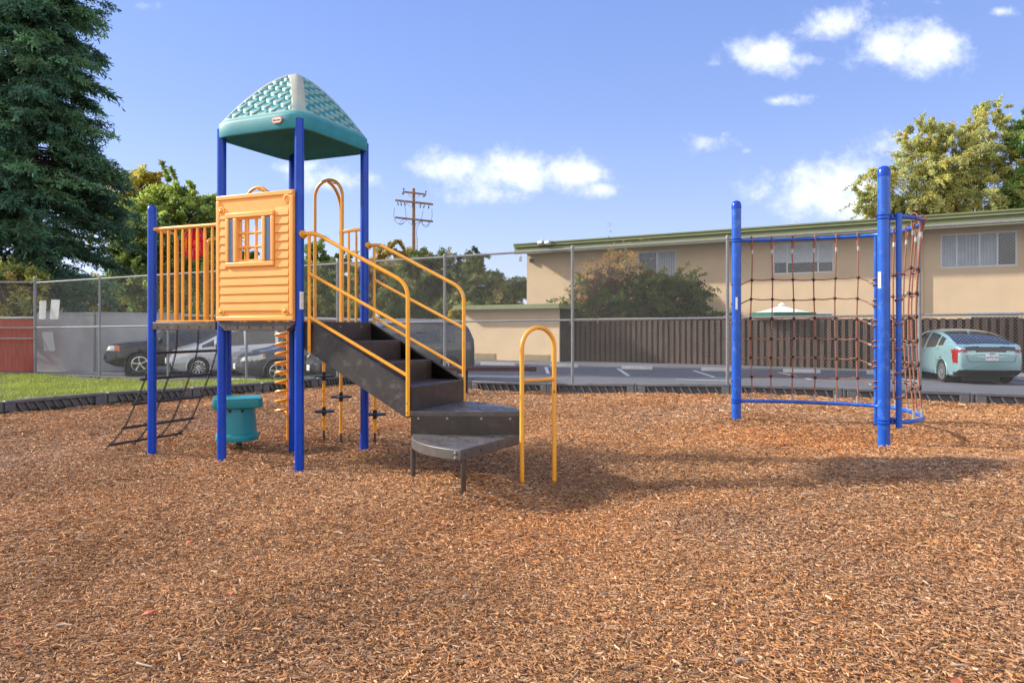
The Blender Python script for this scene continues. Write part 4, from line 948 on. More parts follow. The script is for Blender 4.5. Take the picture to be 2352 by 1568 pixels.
a_e = math.atan2(-.03, 1.0); pod1, _ = pod(A1_, a_v, a_e, .99, .628, .05, 'step_pod')
A2_ = A1_+Vector((.985*math.cos(a_e), .985*math.sin(a_e), 0)); A2_.y += .0
fc = Vector((-.40, 5.80, 0)); a_f = math.atan2(fc.y-A2_.y, fc.x-A2_.x)
pod2, arc2 = pod(A2_+Vector((0, -.004, 0)), math.pi+a_e, a_f+2*math.pi if a_f < 0 else a_f, .965, .422, .088, 'step_pod')
mb = MB(); d_ = (A2_-A1_).normalized(); n_v = Vector((d_.y, -d_.x, 0)); mb.prism([(0, .40), (.985, .40), (.985, .585), (0, .585)], lambda p, q_, d: A1_+d_*p+n_v*d+UP*q_, -.012, .004); rs = mb.build('riser_panel', M['vinyl'], pod1, bevel=.003)
mb = MB()
for f_ in (.07, .335, .65, .915): mb.lathe([(.014, 0), (.013, .004), (.009, .008), (0, .009)], A1_+d_*(.985*f_)+n_v*.004+UP*.56, 10, axis=n_v)
mb.build('bolt', M['steel'], rs)
fdir = (Vector((arc2[-1][0], arc2[-1][1], 0))-A2_).normalized(); fn_ = Vector((-fdir.y, fdir.x, 0))
if fn_.y > 0: fn_ = -fn_
mb = MB()
for f_ in (.15, .4, .7, .94): mb.bar(A2_+fdir*(.965*f_)+fn_*.0015+UP*.365, A2_+fdir*(.965*f_)+fn_*.0015+UP*.39, .01, .004)
mb.build('bolt_slot', M['black'], pod2, smooth=False)
mb = MB(); ce = Vector((arc2[-1][0], arc2[-1][1], 0)); tang = Vector((arc2[-1][0]-arc2[-2][0], arc2[-1][1]-arc2[-2][1], 0)).normalized(); nout = (ce-A2_).normalized()
for dz in (.355, .395): mb.lathe([(.013, 0), (.012, .004), (.008, .008), (0, .009)], ce-tang*.055+nout*.0+UP*dz, 10, axis=nout)
mb.build('bolt', M['steel'], pod2)
for (x, y) in ((ce.x+.03*0-nout.x*.035+.0, ce.y-nout.y*.035), (-.875, 6.50)):
    mb = MB(); mb.tube([(x, y, g1(x, y)-.2), (x, y, .34)], .0215, 14); mb.build('pod_leg', M['deckgrey'] if x < -.8 else M['vinyl'], pod2)
# yellow grab hoop beside the pods
ha_, hb_ = Vector((.088, 6.5, 0)), Vector((.386, 6.72, 0)); hd = (hb_-ha_); hl = hd.length; hd.normalize(); hc = (ha_+hb_)/2; r_ = hl/2
pts = [ha_+UP*(-.2)]+[hc+hd*(r_*math.cos(t))+UP*(1.385-r_+r_*math.sin(t)) for t in np.linspace(math.pi, 0, 19)]+[hb_-UP*.2]
mb = MB(); mb.tube(pts, .0205, 14); hp = mb.build('grab_hoop', M['yellow_faded'], ps)
mb = MB(); mb.tube([ha_+UP*.918, hc+UP*.913, hb_+UP*.918], [.018, .0155, .018], 12); mb.build('cross_bar', M['yellow_faded'], hp)
for p in (ha_, hb_):
    mb = MB(); mb.tube([p+UP*(-.2), p+UP*.165], .0208, 14); mb.build('sleeve', M['yellow'], hp)
Rt = Matrix(((1, 0, 0), (0, 0, -1), (0, 1, 0))); text_mesh('pen_mark', '4', .045, hb_+Vector((-.003, -.0215, .80)), Rt, M['ink'], hp, depth=.0005)
mb = MB(); mb.lathe([(.006, 0), (.006, .002), (0, .002)], hc+UP*1.372+Vector((0, -.019, 0)), 8, axis=(0, -1, 0)); mb.build('plug_hole', M['ink'], hp)

# ================================================================ turquoise play table under the left bay
tb = thing('play_table', 'turquoise moulded play table standing beneath the raised deck', 'play table', (-3.17, 8.5, 0))
c = Vector((-3.17, 8.5, 0)); R2 = Matrix.Rotation(rad(21), 3, 'Z')
def rsq(h, r, n=7):
    o = []
    for k, (sx, sy) in enumerate(((1, 1), (-1, 1), (-1, -1), (1, -1))):
        for i in range(n+1):
            an = math.pi/2*(k+i/n); o.append((sx*(h-r)+r*math.cos(an), sy*(h-r)+r*math.sin(an)))
    return o
def notch(pts, h):
    o = []
    for x, y in pts: o.append((x, y))
    return o
mb = MB(); sq_ = rsq(.268, .06)
prof = [(.93, .468), (.985, .478), (1.0, .50), (1.0, .545), (.985, .57), (.95, .578), (.2, .578)]
rings_ = []
for s0, z0 in prof: rings_.append([c+R2 @ Vector((x*s0, y*s0, 0))+UP*(z0+.03*0) for x, y in sq_])
b_ = len(mb.v)
for r in rings_: mb.v += [tuple(p) for p in r]
m_ = len(sq_)
for i in range(len(rings_)-1):
    for k in range(m_): l = (k+1) % m_; mb.f.append((b_+i*m_+k, b_+i*m_+l, b_+(i+1)*m_+l, b_+(i+1)*m_+k))
mb.f.append(tuple(b_+k for k in reversed(range(m_)))); mb.f.append(tuple(b_+(len(rings_)-1)*m_+k for k in range(m_)))
mb.build('table_top', M['teal'], tb)
mb = MB(); mb.lathe([(.2, .085), (.228, .09), (.236, .11), (.236, .15), (.226, .168), (.212, .172), (.207, .3), (.197, .4), (.190, .47)], c, 8*4); body = mb.build('body', M['teal'], tb, ang=40)
for an in (-.35, -1.05, -2.0):
    mb = MB(); d_ = Vector((math.cos(an-.6), math.sin(an-.6), 0)); mb.lathe([(.018, 0), (.018, .004), (0, .004)], c+d_*.1915+UP*.435, 10, axis=d_); mb.build('peg_hole', M['black'], body)
mb = MB(); mb.tube([c+Vector((.02, 0, -.2)), c+Vector((.02, 0, .1))], .03, 12); mb.build('foot', M['vinyl'], tb)

# ================================================================ net climber
nc = thing('net_climber', 'tall blue posted climbing net of rust red rope, curved in plan', 'climbing net', (3.05, 10, 0))
NL, NR = Vector((3.05, 10.0, 0)), Vector((3.957, 7.83, 0)); ZT, ZBm = 2.556, .382
npost = []
for p, nm in ((NL, 0), (NR, 1)):
    z0 = g1(p.x, p.y); mb = MB(); mb.tube([(p.x, p.y, z0-.3), (p.x, p.y, 3.03)], .0625, 28); o = mb.build('post', M['blue_faded'], nc)
    mb = MB(); mb.lathe([(.0655, 0), (.0655, .04), (.06, .075), (.045, .1), (.02, .112), (0, .114)], (p.x, p.y, 2.985), 28); mb.build('cap', M['blue'], o)
    for z_ in (ZT, ZBm):
        mb = MB()
        for dz in (-.018, .018): mb.tube([(p.x+.067*math.cos(t), p.y+.067*math.sin(t), z_+dz) for t in np.linspace(0, 2*math.pi, 25)[:-1]], .008, 6, closed=True)
        mb.box((p.x+.09, p.y-.005, z_), (.05, .02, .045)); cl_ = mb.build('clamp_band', M['blue'], o)
        mb = MB(); mb.lathe([(.01, 0), (.009, .008), (0, .009)], (p.x+.075, p.y-.03, z_), 8, axis=(.3, -1, 0)); mb.build('bolt', M['steel'], cl_)
    npost.append(o)
sticker(npost[0], NL.x, NL.y, .0635, math.atan2(-NL.y, -NL.x)+.05, 1.62, 1.785, .22); sticker(npost[1], NR.x, NR.y, .0635, math.atan2(-NR.y, -NR.x)-.75, 1.80, 1.97, .3)
for j, z_ in enumerate((1.49, 1.38, 1.33, 1.02)):
    mb = MB(); sticker(npost[0], NL.x, NL.y, .0632, math.atan2(-NL.y, -NL.x)+1.1, z_, z_+(.06 if j != 2 else .02), .16, M['ink'])
curve = [(3.1, 9.985), (3.5, 9.93), (3.95, 9.80), (4.35, 9.60), (4.63, 9.36), (4.74, 9.0), (4.71, 8.6), (4.59, 8.22), (4.42, 7.97), (4.25, 7.84), (4.09, 7.78)]
CV = spline([(x, y, 0) for x, y in curve], 14); ca = [0]
for i in range(1, len(CV)): ca.append(ca[-1]+(CV[i]-CV[i-1]).length)
def cpt(s):
    s = min(max(s, 0), ca[-1]-1e-6); i = next(j for j in range(1, len(ca)) if ca[j] >= s); return CV[i-1].lerp(CV[i], (s-ca[i-1])/(ca[i]-ca[i-1]))
sV1 = min(range(len(CV)), key=lambda i: (CV[i]-Vector((4.63, 9.36, 0))).length); sV1 = ca[sV1]
for z_, nm in ((ZT, 'top_pipe'), (ZBm, 'bottom_pipe')):
    mb = MB(); mb.tube([p+UP*z_ for p in CV], .024, 12); mb.build(nm, M['blue_faded'], nc)
V1, V2 = Vector((4.63, 9.36, 0)), Vector((4.09, 7.78, 0))
mb = MB(); mb.tube([V1+UP*.02, V1+UP*(ZT-.02)], .024, 12); mb.tube([V1+UP*.05, V1+UP*.27], .027, 12); mb.build('inner_upright', M['blue_faded'], nc)
mb = MB(); mb.tube([V2+UP*(ZBm-.05), V2+UP*(ZT+.03)], .028, 14); mb.tube([V2+UP*(ZT-.16), V2+UP*(ZT+.035)], .031, 14); mb.tube([V2+UP*(ZBm-.06), V2+UP*(ZBm+.12)], .031, 14); mb.build('end_upright', M['blue_faded'], nc)
for z_ in (ZT-.02, ZBm+.03):
    mb = MB(); mb.tube([NR+UP*z_, V2+UP*z_], .016, 8); mb.build('bracket', M['blue'], nc)
def rope(pts, r=.009, n=7): 
    mb = MB(); mb.tube(pts, r, n); return mb
ROWZ = [2.018, 1.752, 1.496, 1.231, .975, .718]
sec1 = []
for px in (1726, 1772.5, 1821.5, 1870.5, 1920, 1969):
    k_ = (px-1176)/F; s = min(np.linspace(0, sV1, 400), key=lambda s: abs(cpt(s).x/cpt(s).y-k_)); sec1.append(s)
sec2 = [sV1+(ca[-1]-sV1)*f_ for f_ in (.16, .30, .45, .60, .74, .88)]
vr = {}
def inward(s, d):                               # ropes of the second bay lean a little towards the posts' side
    return cpt(s)
for sec, tagn in ((sec1, 0), (sec2, 1)):
    for i, s in enumerate(sec):
        base = cpt(s); nx = cpt(s+.03)-cpt(s-.03); tdir = nx.normalized(); wob = lambda z, tdir=tdir, s=s: tdir*(.012*math.sin(z*3+s*5))
        lean = Vector((0, 0, 0)) if tagn == 0 else (Vector((4.2, 8.7, 0))-base)*.10
        def rp(z, base=base, lean=lean, wob=wob): f_ = math.sin(math.pi*(z-ZBm)/(ZT-ZBm)); return base+lean*f_+wob(z)+UP*z
        vr[(tagn, i)] = rp
        zs = np.linspace(ZBm+.1, ZT-.17, 14); pts = [base+UP*(ZBm+.03)]+[rp(z) for z in zs]
        o = rope(pts).build('vertical_rope', M['rope'], nc)
        tp = rp(ZT-.15); lp_ = []
        for t in np.linspace(-2.6, 2.6, 15):
            lp_.append(base+UP*(ZT+.012)+Vector((0, 0, .035*math.cos(t)))+tdir*(.012*math.sin(t*.5))+tdir.cross(UP)*(.036*math.sin(t)))
        mb = MB(); mb.tube([tp-tdir*.005]+lp_+[tp+tdir*.005], .009, 7); mb.build('rope_loop', M['rope'], o)
        mb = MB(); a = rp(ZT-.185); b_ = rp(ZT-.13); mb.tube([a, b_], .0165, 10); mb.build('ferrule', M['ferrule'], o); mb = MB(); mb.tube([base+UP*(ZBm+.015), base+UP*(ZBm+.11)], .0145, 10); mb.build('ferrule', M['ferrule'], o)
for tagn, n_r in ((0, 6), (1, 6)):
    for j, z_ in enumerate(ROWZ):
        P_ = [vr[(tagn, i)](z_+.008*math.sin(i*1.7+j)) for i in range(6)]; mid = []
        for i in range(6):
            mid.append(P_[i])
            if i < 5: m2_ = (P_[i]+P_[i+1])/2; m2_.z -= .009; mid.append(m2_)
        if tagn == 0: st_, en = NL+Vector((.06, .02, z_-.065+.02*j*.4)), V1+UP*(z_-.10)
        else: st_, en = V1+UP*(z_-.03), V2+UP*(z_-.08)
        if tagn == 1: mid = mid
        pts = [st_]+mid+[en]; o = rope(spline(pts, 3), .0082).build('horizontal_rope', M['rope'], nc)
        mb = MB()
        for an_ in ((en,) if tagn == 0 else (st_, en)):
            rr_ = .034
            mb.tube([an_+Vector((rr_*math.cos(t), rr_*math.sin(t), -.012*math.sin(t))) for t in np.linspace(0, 2*math.pi, 17)[:-1]], .009, 7, closed=True)
        mb.build('rope_loop', M['rope'], o)
        mb = MB(); a = P_[5].lerp(en, .62); b_ = P_[5].lerp(en, .78) if tagn == 0 else P_[5].lerp(en, .85); mb.tube([a, b_], .0145, 8)
        mb.build('ferrule', M['ferrule'], o)
        for i in range(6):
            mb = MB(); mb.lathe([(0, -.025), (.013, -.020), (.021, -.008), (.021, .008), (.013, .020), (0, .025)], P_[i], 10, axis=(0, 1, .2)); mb.build('rope_connector', M['black'], o)
        if tagn == 0:
            mb = MB(); q_ = NL+Vector((-.07, -.01, z_-.06)); mb.lathe([(0, -.012), (.012, -.008), (.012, .008), (0, .014)], q_, 8, axis=(-1, 0, 0)); mb.build('rope_end', M['rope'], o)

# ================================================================ bench beyond the stair
bn = thing('bench', 'backless perforated maroon bench at the edge of the chip bed behind the stair', 'bench', (-1, 15.3, 0))
Yb = 15.25; xa, xb = at(905, 0, Yb).x, at(1232, 0, Yb).x; zs_ = CH-96*Yb/F
mb = MB()
for k in range(5): mb.bar((xa, Yb-.14+.07*k, zs_), (xb-.15, Yb-.14+.07*k, zs_), .05, .03)
nx_ = 74
for i in range(nx_):
    x = xa+(xb-.15-xa)*(i+.5)/nx_; mb.bar((x, Yb-.17, zs_+.002), (x, Yb+.17, zs_+.002), .016, .028)
mb.bar((xa, Yb-.178, zs_-.02), (xb-.15, Yb-.178, zs_-.02), .012, .085); mb.bar((xa, Yb+.178, zs_-.02), (xb-.15, Yb+.178, zs_-.02), .012, .085)
se = mb.build('seat', M['bench'], bn, smooth=False)
mb = MB(); mb.box((xb-.08, Yb, zs_-.018), (.155, .38, .1)); mb.build('end_cap', M['vinyl'], se, bevel=.01)
for px in (1070, 925):
    x = at(px, 0, Yb).x; mb = MB(); mb.tube([(x, Yb, -.3), (x, Yb, zs_-.02)], .04, 12); mb.build('leg', M['black'], bn)
# ================================================================ cars
def interp(pts, x):
    xs = [p[0] for p in pts]; return float(np.interp(x, xs, [p[1] for p in pts]))
def smoothpts(pts, n=10):
    q = spline([(p[0], p[1], 0) for p in pts], n); xs = [v.x for v in q]
    for i in range(1, len(xs)): xs[i] = max(xs[i], xs[i-1]+1e-5)
    return list(zip(xs, [v.y for v in q]))
def car(name, label, paint, org, heading, L, Wd, top, belt, glass, wheels, wr, feats, rimspokes, clear=.2, tumble=.30, plan=None, arch=True, rim_r=.66):
    """local axes: x forward, y left, z up. top/belt: side profile; glass: dict of x limits"""
    h2 = Wd/2; top = smoothpts(top, 8); belt_ = smoothpts(belt, 6)
    plan = smoothpts(plan or [(-L/2, .80), (-L/2+.12, .93), (-L/2+.5, .99), (0, 1), (L/2-.7, .985), (L/2-.25, .88), (L/2-.06, .74), (L/2, .62)], 6)
    xs = np.unique(np.concatenate([-L/2+np.array([0, .01, .025, .045, .07, .1, .13]), np.arange(-L/2+.16, L/2-.16, .032), L/2-np.array([.13, .1, .07, .045, .025, .01, 0])]))
    def zbot(x): e = min(x+L/2, L/2-x); return clear+.16*max(0, 1-e/.5)**2
    def ring(x):
        t = interp(top, x); b = min(interp(belt_, x), t-.03); hw = h2*interp(plan, x); zb = zbot(x); cab = max(0, t-b)
        ht = hw*.965-tumble*cab; ht = max(ht, hw*.5); rr = min(.09, cab*.6)
        ctrl = [(0, zb-.0), (hw*.6, zb), (hw*.90, zb+.005), (hw*.965, zb+.05), (hw*.985, zb+.14), (hw, zb*.4+b*.6-.12), (hw*.995, b-.14), (hw*.965, b), (hw*.965-.5*(hw*.965-ht), b+cab*.5), (ht+.01, t-rr), (ht-.05, t-rr*.28), (ht-.16, t-.005), (ht*.45, t+.012), (0, t+.018)]
        seg = [3, 2, 3, 3, 8, 4, 4, 7, 6, 3, 3, 4, 4]
        o = []
        for i, n in enumerate(seg):
            for k in range(n):
                f_ = k/n; o.append((ctrl[i][0]*(1-f_)+ctrl[i+1][0]*f_, ctrl[i][1]*(1-f_)+ctrl[i+1][1]*f_))
        o.append(ctrl[-1]); return o
    rings = [[(x, y, z) for y, z in ring(x)] for x in xs]
    nr = len(rings[0]); V = []; 
    full = []
    for r in rings: full.append(r+[(x, -y, z) for x, y, z in reversed(r[1:-1])])
    def cap(r, sx):
        out = []; zc = sum(p[2] for p in r)/len(r)
        for j in range(1, 15):
            f_ = 1-j/14.5; out.append([(x+sx*.05*(1-f_**2), y*f_, zc+(z-zc)*f_) for x, y, z in r])
        return out
    stack = list(reversed(cap(full[0], -1)))+full+cap(full[-1], 1)
    m = len(stack[0]); groups = {}
    gl = glass
    for i in range(len(stack)-1):
        for k in range(m):
            l = (k+1) % m; q = (stack[i][k], stack[i][l], stack[i+1][l], stack[i+1][k])
            cx_ = sum(p[0] for p in q)/4; cy_ = sum(p[1] for p in q)/4; cz_ = sum(p[2] for p in q)/4
            side = abs(q[0][1]-q[1][1]) < abs(q[0][2]-q[1][2])*2.2 and -L/2 < cx_ < L/2
            key = 'body'
            dead = False
            for wx in wheels:
                if (cx_-wx)**2+(cz_-wr)**2 < (wr+.055)**2 and abs(cy_) > h2*.55 and cz_ < wr*2.2: dead = True
            if dead: continue
            t = interp(top, cx_); b = min(interp(belt_, cx_), t-.03); hw = h2*interp(plan, max(-L/2, min(L/2, cx_))); ht = max(hw*.965-tumble*max(0, t-b), hw*.5)
            if abs(cx_) < L/2:
                if side and cz_ > b+.015 and cz_ < t-.085 and gl['a'] < cx_ < gl['b']:
                    if all(abs(cx_-p) > .045 for p in gl['pillars']) and not any(z_[0] < cx_ < z_[1] for z_ in gl.get('solid', [])): key = 'side_window.'+str(sum(cx_ > p for p in gl['pillars']))+('l' if cy_ > 0 else 'r')
                elif cz_ > b+.04 and abs(cy_) < ht-.055 and not side:
                    if gl['ws'][0] < cx_ < gl['ws'][1]: key = 'windscreen'
                    elif gl['rw'][0] < cx_ < gl['rw'][1]: key = 'rear_window'
            for nm, fn in feats:
                if fn(cx_, cy_, cz_, side): key = nm; break
            groups.setdefault(key, []).append(q)
    root = thing(name, label, 'car', (0, 0, 0))
    def emit(nm, qs, mt, parent, shift=0):
        me = bpy.data.meshes.new(nm); ind = {}; vv = []; ff = []
        for q in qs:
            f_ = []
            for p in q:
                kk = (round(p[0], 5), round(p[1], 5), round(p[2], 5))
                if kk not in ind: ind[kk] = len(vv); vv.append(p)
                if ind[kk] not in f_: f_.append(ind[kk])
            if len(f_) > 2: ff.append(f_)
        me.from_pydata(vv, [], ff); me.materials.append(mt); me.polygons.foreach_set('use_smooth', [True]*len(ff)); me.set_sharp_from_angle(angle=rad(38))
        o = bpy.data.objects.new(nm, me); C.objects.link(o); o.parent = parent; return o
    mats = {'side_window': M['glass'], 'windscreen': M['glass'], 'rear_window': M['glass'], 'headlight': M['lens'], 'indicator': M['amber'], 'grille': M['trim'], 'bumper_trim': M['trim'], 'tail_light': M['taillight'], 'spoiler_panel': M['trim'], 'rear_glass': M['glass'], 'lower_grille': M['trim'], 'sill_trim': M['trim'], 'pillar_trim': M['trim']}
    body = emit('body', groups.pop('body'), paint, root)
    for kk, qs in groups.items():
        nm = kk.split('.')[0]
        if nm in ('headlight', 'indicator', 'tail_light'):
            for sgn in (1, -1):
                qq = [q for q in qs if sgn*sum(p[1] for p in q) > 0]
                if qq: emit(nm, qq, mats[nm], root)
        else: emit(nm, qs, mats[nm], root)
    mb = MB(); mb.box((0, 0, (clear+.62)/2+.03), (L-.5, Wd*.60, .62-clear)); 
    for wx in wheels: mb.box((wx, 0, wr+.03), (wr*2.15, Wd*.56, wr*1.9))
    mb.build('underbody', M['black'], root, smooth=False)
    for wx in wheels:
        for sgn in (1, -1):
            ra = wr+.045; mb = MB(); yb = sgn*(h2*.985-.012); mb.tube([(wx+ra*math.cos(t), yb*(1-.004), wr+ra*math.sin(t)) for t in np.linspace(-.25, math.pi+.25, 22)], .026, 6); mb.build('wheel_arch', paint, root)
            ax = Vector((0, sgn, 0)); c = Vector((wx, sgn*(h2-.115), wr)); mb = MB()
            mb.lathe([(wr*.55, -.02), (wr*.62, .02), (0, .03)], c, 20, axis=ax); wh = mb.build('wheel', M['black'], root)
            mb = MB(); R0 = wr*rim_r; mb.lathe([(R0, -.1), (wr*.94, -.1), (wr, -.07), (wr, .07), (wr*.95, .098), (R0+.02, .10), (R0, .085)], c, 36, axis=ax); mb.build('tyre', M['tyre'], wh)
            mb = MB(); mb.lathe([(R0+.004, .05), (R0+.004, .088), (R0-.022, .092), (R0-.03, .07)], c, 36, axis=ax); mb.lathe([(.055, .05), (.05, .085), (0, .09)], c, 12, axis=ax)
            for k in range(rimspokes):
                an = 2*math.pi*k/rimspokes+.2
                for dd in ((-.06, .06) if rimspokes < 8 else (0,)):
                    d_ = Vector((math.cos(an+dd), 0, math.sin(an+dd))); d0 = Vector((math.cos(an), 0, math.sin(an))); mb.bar(c+d0*.04+ax*.07, c+d_*(R0-.01)+ax*.075, .032 if rimspokes < 8 else .03, .03, up=ax)
            mb.build('rim', M['alloy'], wh)
    return root, body, (lambda x: interp(top, x)), (lambda x: interp(belt_, x)), (lambda x: h2*interp(plan, x))
def mirrors(root, x, y, z, paint):
    for s in (1, -1):
        mb = MB(); mb.lathe([(0, -.10), (.06, -.085), (.085, -.03), (.08, .05), (.05, .09), (0, .10)], (x, s*(y+.10), z), 12, axis=(.25, s*1, .1), sx=.75, sy=.95); mb.bar((x, s*(y-.03), z-.05), (x, s*(y+.06), z-.03), .05, .03)
        mb.build('mirror', paint, root)
def handle(root, x, y, z, paint, s=1):
    mb = MB(); mb.tube([(x-.08, s*y, z), (x-.06, s*(y+.025), z), (x+.06, s*(y+.025), z), (x+.08, s*y, z)], .012, 6); mb.build('door_handle', paint, root)
def plate(root, x, z, sx, body_txt=None, y=0, w=.31, hgt=.16):
    mb = MB(); mb.box((x, y, z), (.012, w, hgt)); p = mb.build('licence_plate', M['plate'], root, bevel=.004)
    if body_txt:
        R = Matrix(((0, 0, sx), (sx*1.0, 0, 0), (0, 1, 0)));
        text_mesh('plate_number', body_txt, .10, (x+sx*.0075, y, z-.008), R, M['plateblue'], p, depth=.0008, sx=.82)
        mb = MB(); mb.box((x+sx*.0067, y, z+.062), (.001, .11, .018)); mb.build('plate_heading', M['badgered'], p)
    return p
M['plateblue'] = pmat('plate_ink', (.03, .04, .10), .5)
def door_seams(root, lines, yf):
    mb = MB()
    for pts in lines:
        for a, b in zip(pts[:-1], pts[1:]):
            for s in (1, -1): mb.bar((a[0], s*(yf(a[0])*a[2]+.001), a[1]), (b[0], s*(yf(b[0])*b[2]+.001), b[1]), .006, .006)
    mb.build('door_seam', M['trim'], root, smooth=False)
def place(root, x, y, ang): root.location = (x, y, LOT); root.rotation_euler = (0, 0, ang)

# pale aqua hatchback seen from behind, right
L, Wd = 4.55, 1.77
def fe(x, y, z, side):
    return False
feats = [('spoiler_panel', lambda x, y, z, s: x < -2.08 and .89 < z < 1.02 and abs(y) < .62),
         ('tail_light', lambda x, y, z, s: (x < -1.90 and ((.87 < z < .95 and abs(y) > .58) or (.56 < z <= .87 and abs(y) > .71-.03*(z-.56) and -2.20 < x+.0 < -2.0+.25*(z-.56)))) ),
         ('bumper_trim', lambda x, y, z, s: x < -1.95 and z < .40+.0*y and abs(y) < .82-.9*max(0, z-.32)),
         ('headlight', lambda x, y, z, s: x > 1.75 and .62 < z < .74 and abs(y) > .5),
         ('lower_grille', lambda x, y, z, s: x > 2.1 and .28 < z < .45 and abs(y) < .6)]
pr = car('parked_car', 'pale aqua hatchback seen from behind through the fence at right', M['pale_aqua_car_paint'], None, 0, L, Wd,
    [(-2.275, .86), (-2.25, .955), (-2.2, 1.0), (-2.08, 1.06), (-1.75, 1.19), (-1.3, 1.33), (-.75, 1.43), (-.2, 1.475), (.2, 1.46), (.65, 1.36), (1.1, 1.13), (1.42, .96), (1.8, .84), (2.1, .72), (2.24, .60), (2.275, .5)],
    [(-2.3, 1.03), (-1.7, 1.04), (-1.2, 1.0), (-.5, .955), (.3, .92), (1.0, .89), (1.6, .84), (2.3, .6)],
    dict(a=-1.42, b=1.05, pillars=[-.18, .98, -1.02], ws=(.35, 1.32), rw=(-2.06, -.85)), [-1.35, 1.35], .315, feats, 10, clear=.19, tumble=.40,
    plan=[(-2.275, .84), (-2.2, .90), (-2.0, .945), (-1.6, .985), (-1, 1), (1.2, 1), (1.7, .96), (2.1, .83), (2.275, .60)])
root, body, tp, bl_, yf = pr
plate(root, -2.335, .735, -1, '8VFS149')
mb = MB(); mb.tube([(-2.335, .085*math.cos(t), .86+0*t+.05*math.sin(t)-.055) for t in np.linspace(0, 6.283, 21)[:-1]], .008, 5, closed=True); mb.tube([(-2.338, .045*math.cos(t), .82+.022*math.sin(t)) for t in np.linspace(0, 6.283, 17)[:-1]], .006, 5, closed=True); mb.tube([(-2.338, .022*math.cos(t), .812+.032*math.sin(t)) for t in np.linspace(0, 6.283, 17)[:-1]], .006, 5, closed=True); mb.build('emblem', M['chrome'], root)
mirrors(root, .75, .86, .97, M['pale_aqua_car_paint']); handle(root, -.85, yf(-.85)-.02, .80, M['pale_aqua_car_paint']); handle(root, .15, yf(.15)-.015, .78, M['pale_aqua_car_paint'])
mb = MB(); mb.prism([(-1.05, 0), (-.88, 0), (-.98, .07), (-1.06, .075)], lambda p, q_, d: (p, d, tp(p)+.012+q_), -.02, .02); mb.build('antenna_fin', M['pale_aqua_car_paint'], root, bevel=.008)
door_seams(root, [[(.98, .3, .985), (.98, .86, .995)], [(-.18, .3, .985), (-.18, .93, .99)], [(-.95, .36, .985), (-1.0, .6, 1.0), (-1.15, .98, .98)], [(-.95, .3, .985), (.98, .3, .985)]], yf)
mb = MB()
for a, b in (((-2.325, .56, .62), (-2.325, -.56, .62)), ((-2.325, .56, .62), (-2.30, .62, .80)), ((-2.325, -.56, .62), (-2.30, -.62, .80)), ((-2.325, .46, .805), (-2.325, -.46, .805))): mb.bar(a, b, .007, .008)
mb.build('hatch_seam', M['trim'], root, smooth=False)
place(root, 13.13, 21.9, rad(81.5))

# silver hatchback
L, Wd = 4.1, 1.69
feats = [('headlight', lambda x, y, z, s: x > 1.45 and .70+.10*max(0, 1.9-x) < z < .79+.16*max(0, 2.0-x) and abs(y) > .42 and z < .98),
         ('grille', lambda x, y, z, s: x > 1.9 and .62 < z < .73 and abs(y) < .48), ('lower_grille', lambda x, y, z, s: x > 1.9 and .27 < z < .45 and abs(y) < .62),
         ('tail_light', lambda x, y, z, s: x < -1.85 and .75 < z < 1.2 and abs(y) > .62)]
root, body, tp, bl_, yf = car('parked_car', 'silver hatchback parked nose out behind the chain ladder', M['silver_car_paint'], None, 0, L, Wd,
    [(-2.05, .75), (-2.03, 1.0), (-1.98, 1.15), (-1.8, 1.38), (-1.4, 1.49), (-.6, 1.525), (.1, 1.50), (.5, 1.40), (.95, 1.16), (1.3, 1.0), (1.65, .90), (1.9, .78), (2.02, .65), (2.05, .55)],
    [(-2.1, 1.05), (-1.2, 1.02), (0, .96), (1.0, .90), (1.6, .84), (2.1, .6)],
    dict(a=-1.75, b=1.15, pillars=[-.15, .75, -1.1], ws=(.25, 1.25), rw=(-2.0, -1.75)), [-1.25, 1.25], .30, feats, 10, clear=.17, tumble=.30)
mirrors(root, .72, .80, 1.02, M['silver_car_paint']); handle(root, -.05+.0, yf(0)-.015, .86, M['silver_car_paint']); handle(root, -.95, yf(-.9)-.015, .88, M['silver_car_paint'])
door_seams(root, [[(.9, .3, .985), (.9, .88, .995)], [(-.15, .3, .985), (-.15, .95, .99)]], yf); plate(root, 2.10, .5, 1, None)
place(root, -8.97, 23.97, rad(210))

# black off-roader
L, Wd = 4.6, 1.83
feats = [('headlight', lambda x, y, z, s: x > 2.04 and .80 < z < .955 and .46 < abs(y) < .88), ('indicator', lambda x, y, z, s: 1.93 < x <= 2.04 and .80 < z < .955 and abs(y) >= .6),
         ('grille', lambda x, y, z, s: x > 2.2 and .74 < z < .94 and abs(y) < .44), ('lower_grille', lambda x, y, z, s: x > 2.2 and .38 < z < .52 and abs(y) < .6)]
root, body, tp, bl_, yf = car('parked_car', 'black boxy off-road car parked beside the grey wall at far left', M['black_car_paint'], None, 0, L, Wd,
    [(-2.3, .8), (-2.28, 1.2), (-2.22, 1.6), (-2.0, 1.72), (-1, 1.76), (.1, 1.73), (.45, 1.62), (.85, 1.28), (1.1, 1.12), (1.6, 1.07), (2.05, 1.0), (2.2, .93), (2.28, .8), (2.3, .6)],
    [(-2.3, 1.12), (-1, 1.1), (.3, 1.07), (1.0, 1.02), (1.7, .98), (2.3, .7)],
    dict(a=-2.1, b=1.0, pillars=[-.2, -1.15], ws=(.3, 1.05), rw=(-2.28, -2.1)), [-1.38, 1.35], .365, feats, 5, clear=.27, tumble=.24,
    plan=[(-2.3, .86), (-2.2, .94), (-1.8, 1), (1.6, 1), (2.0, .95), (2.22, .86), (2.3, .76)])
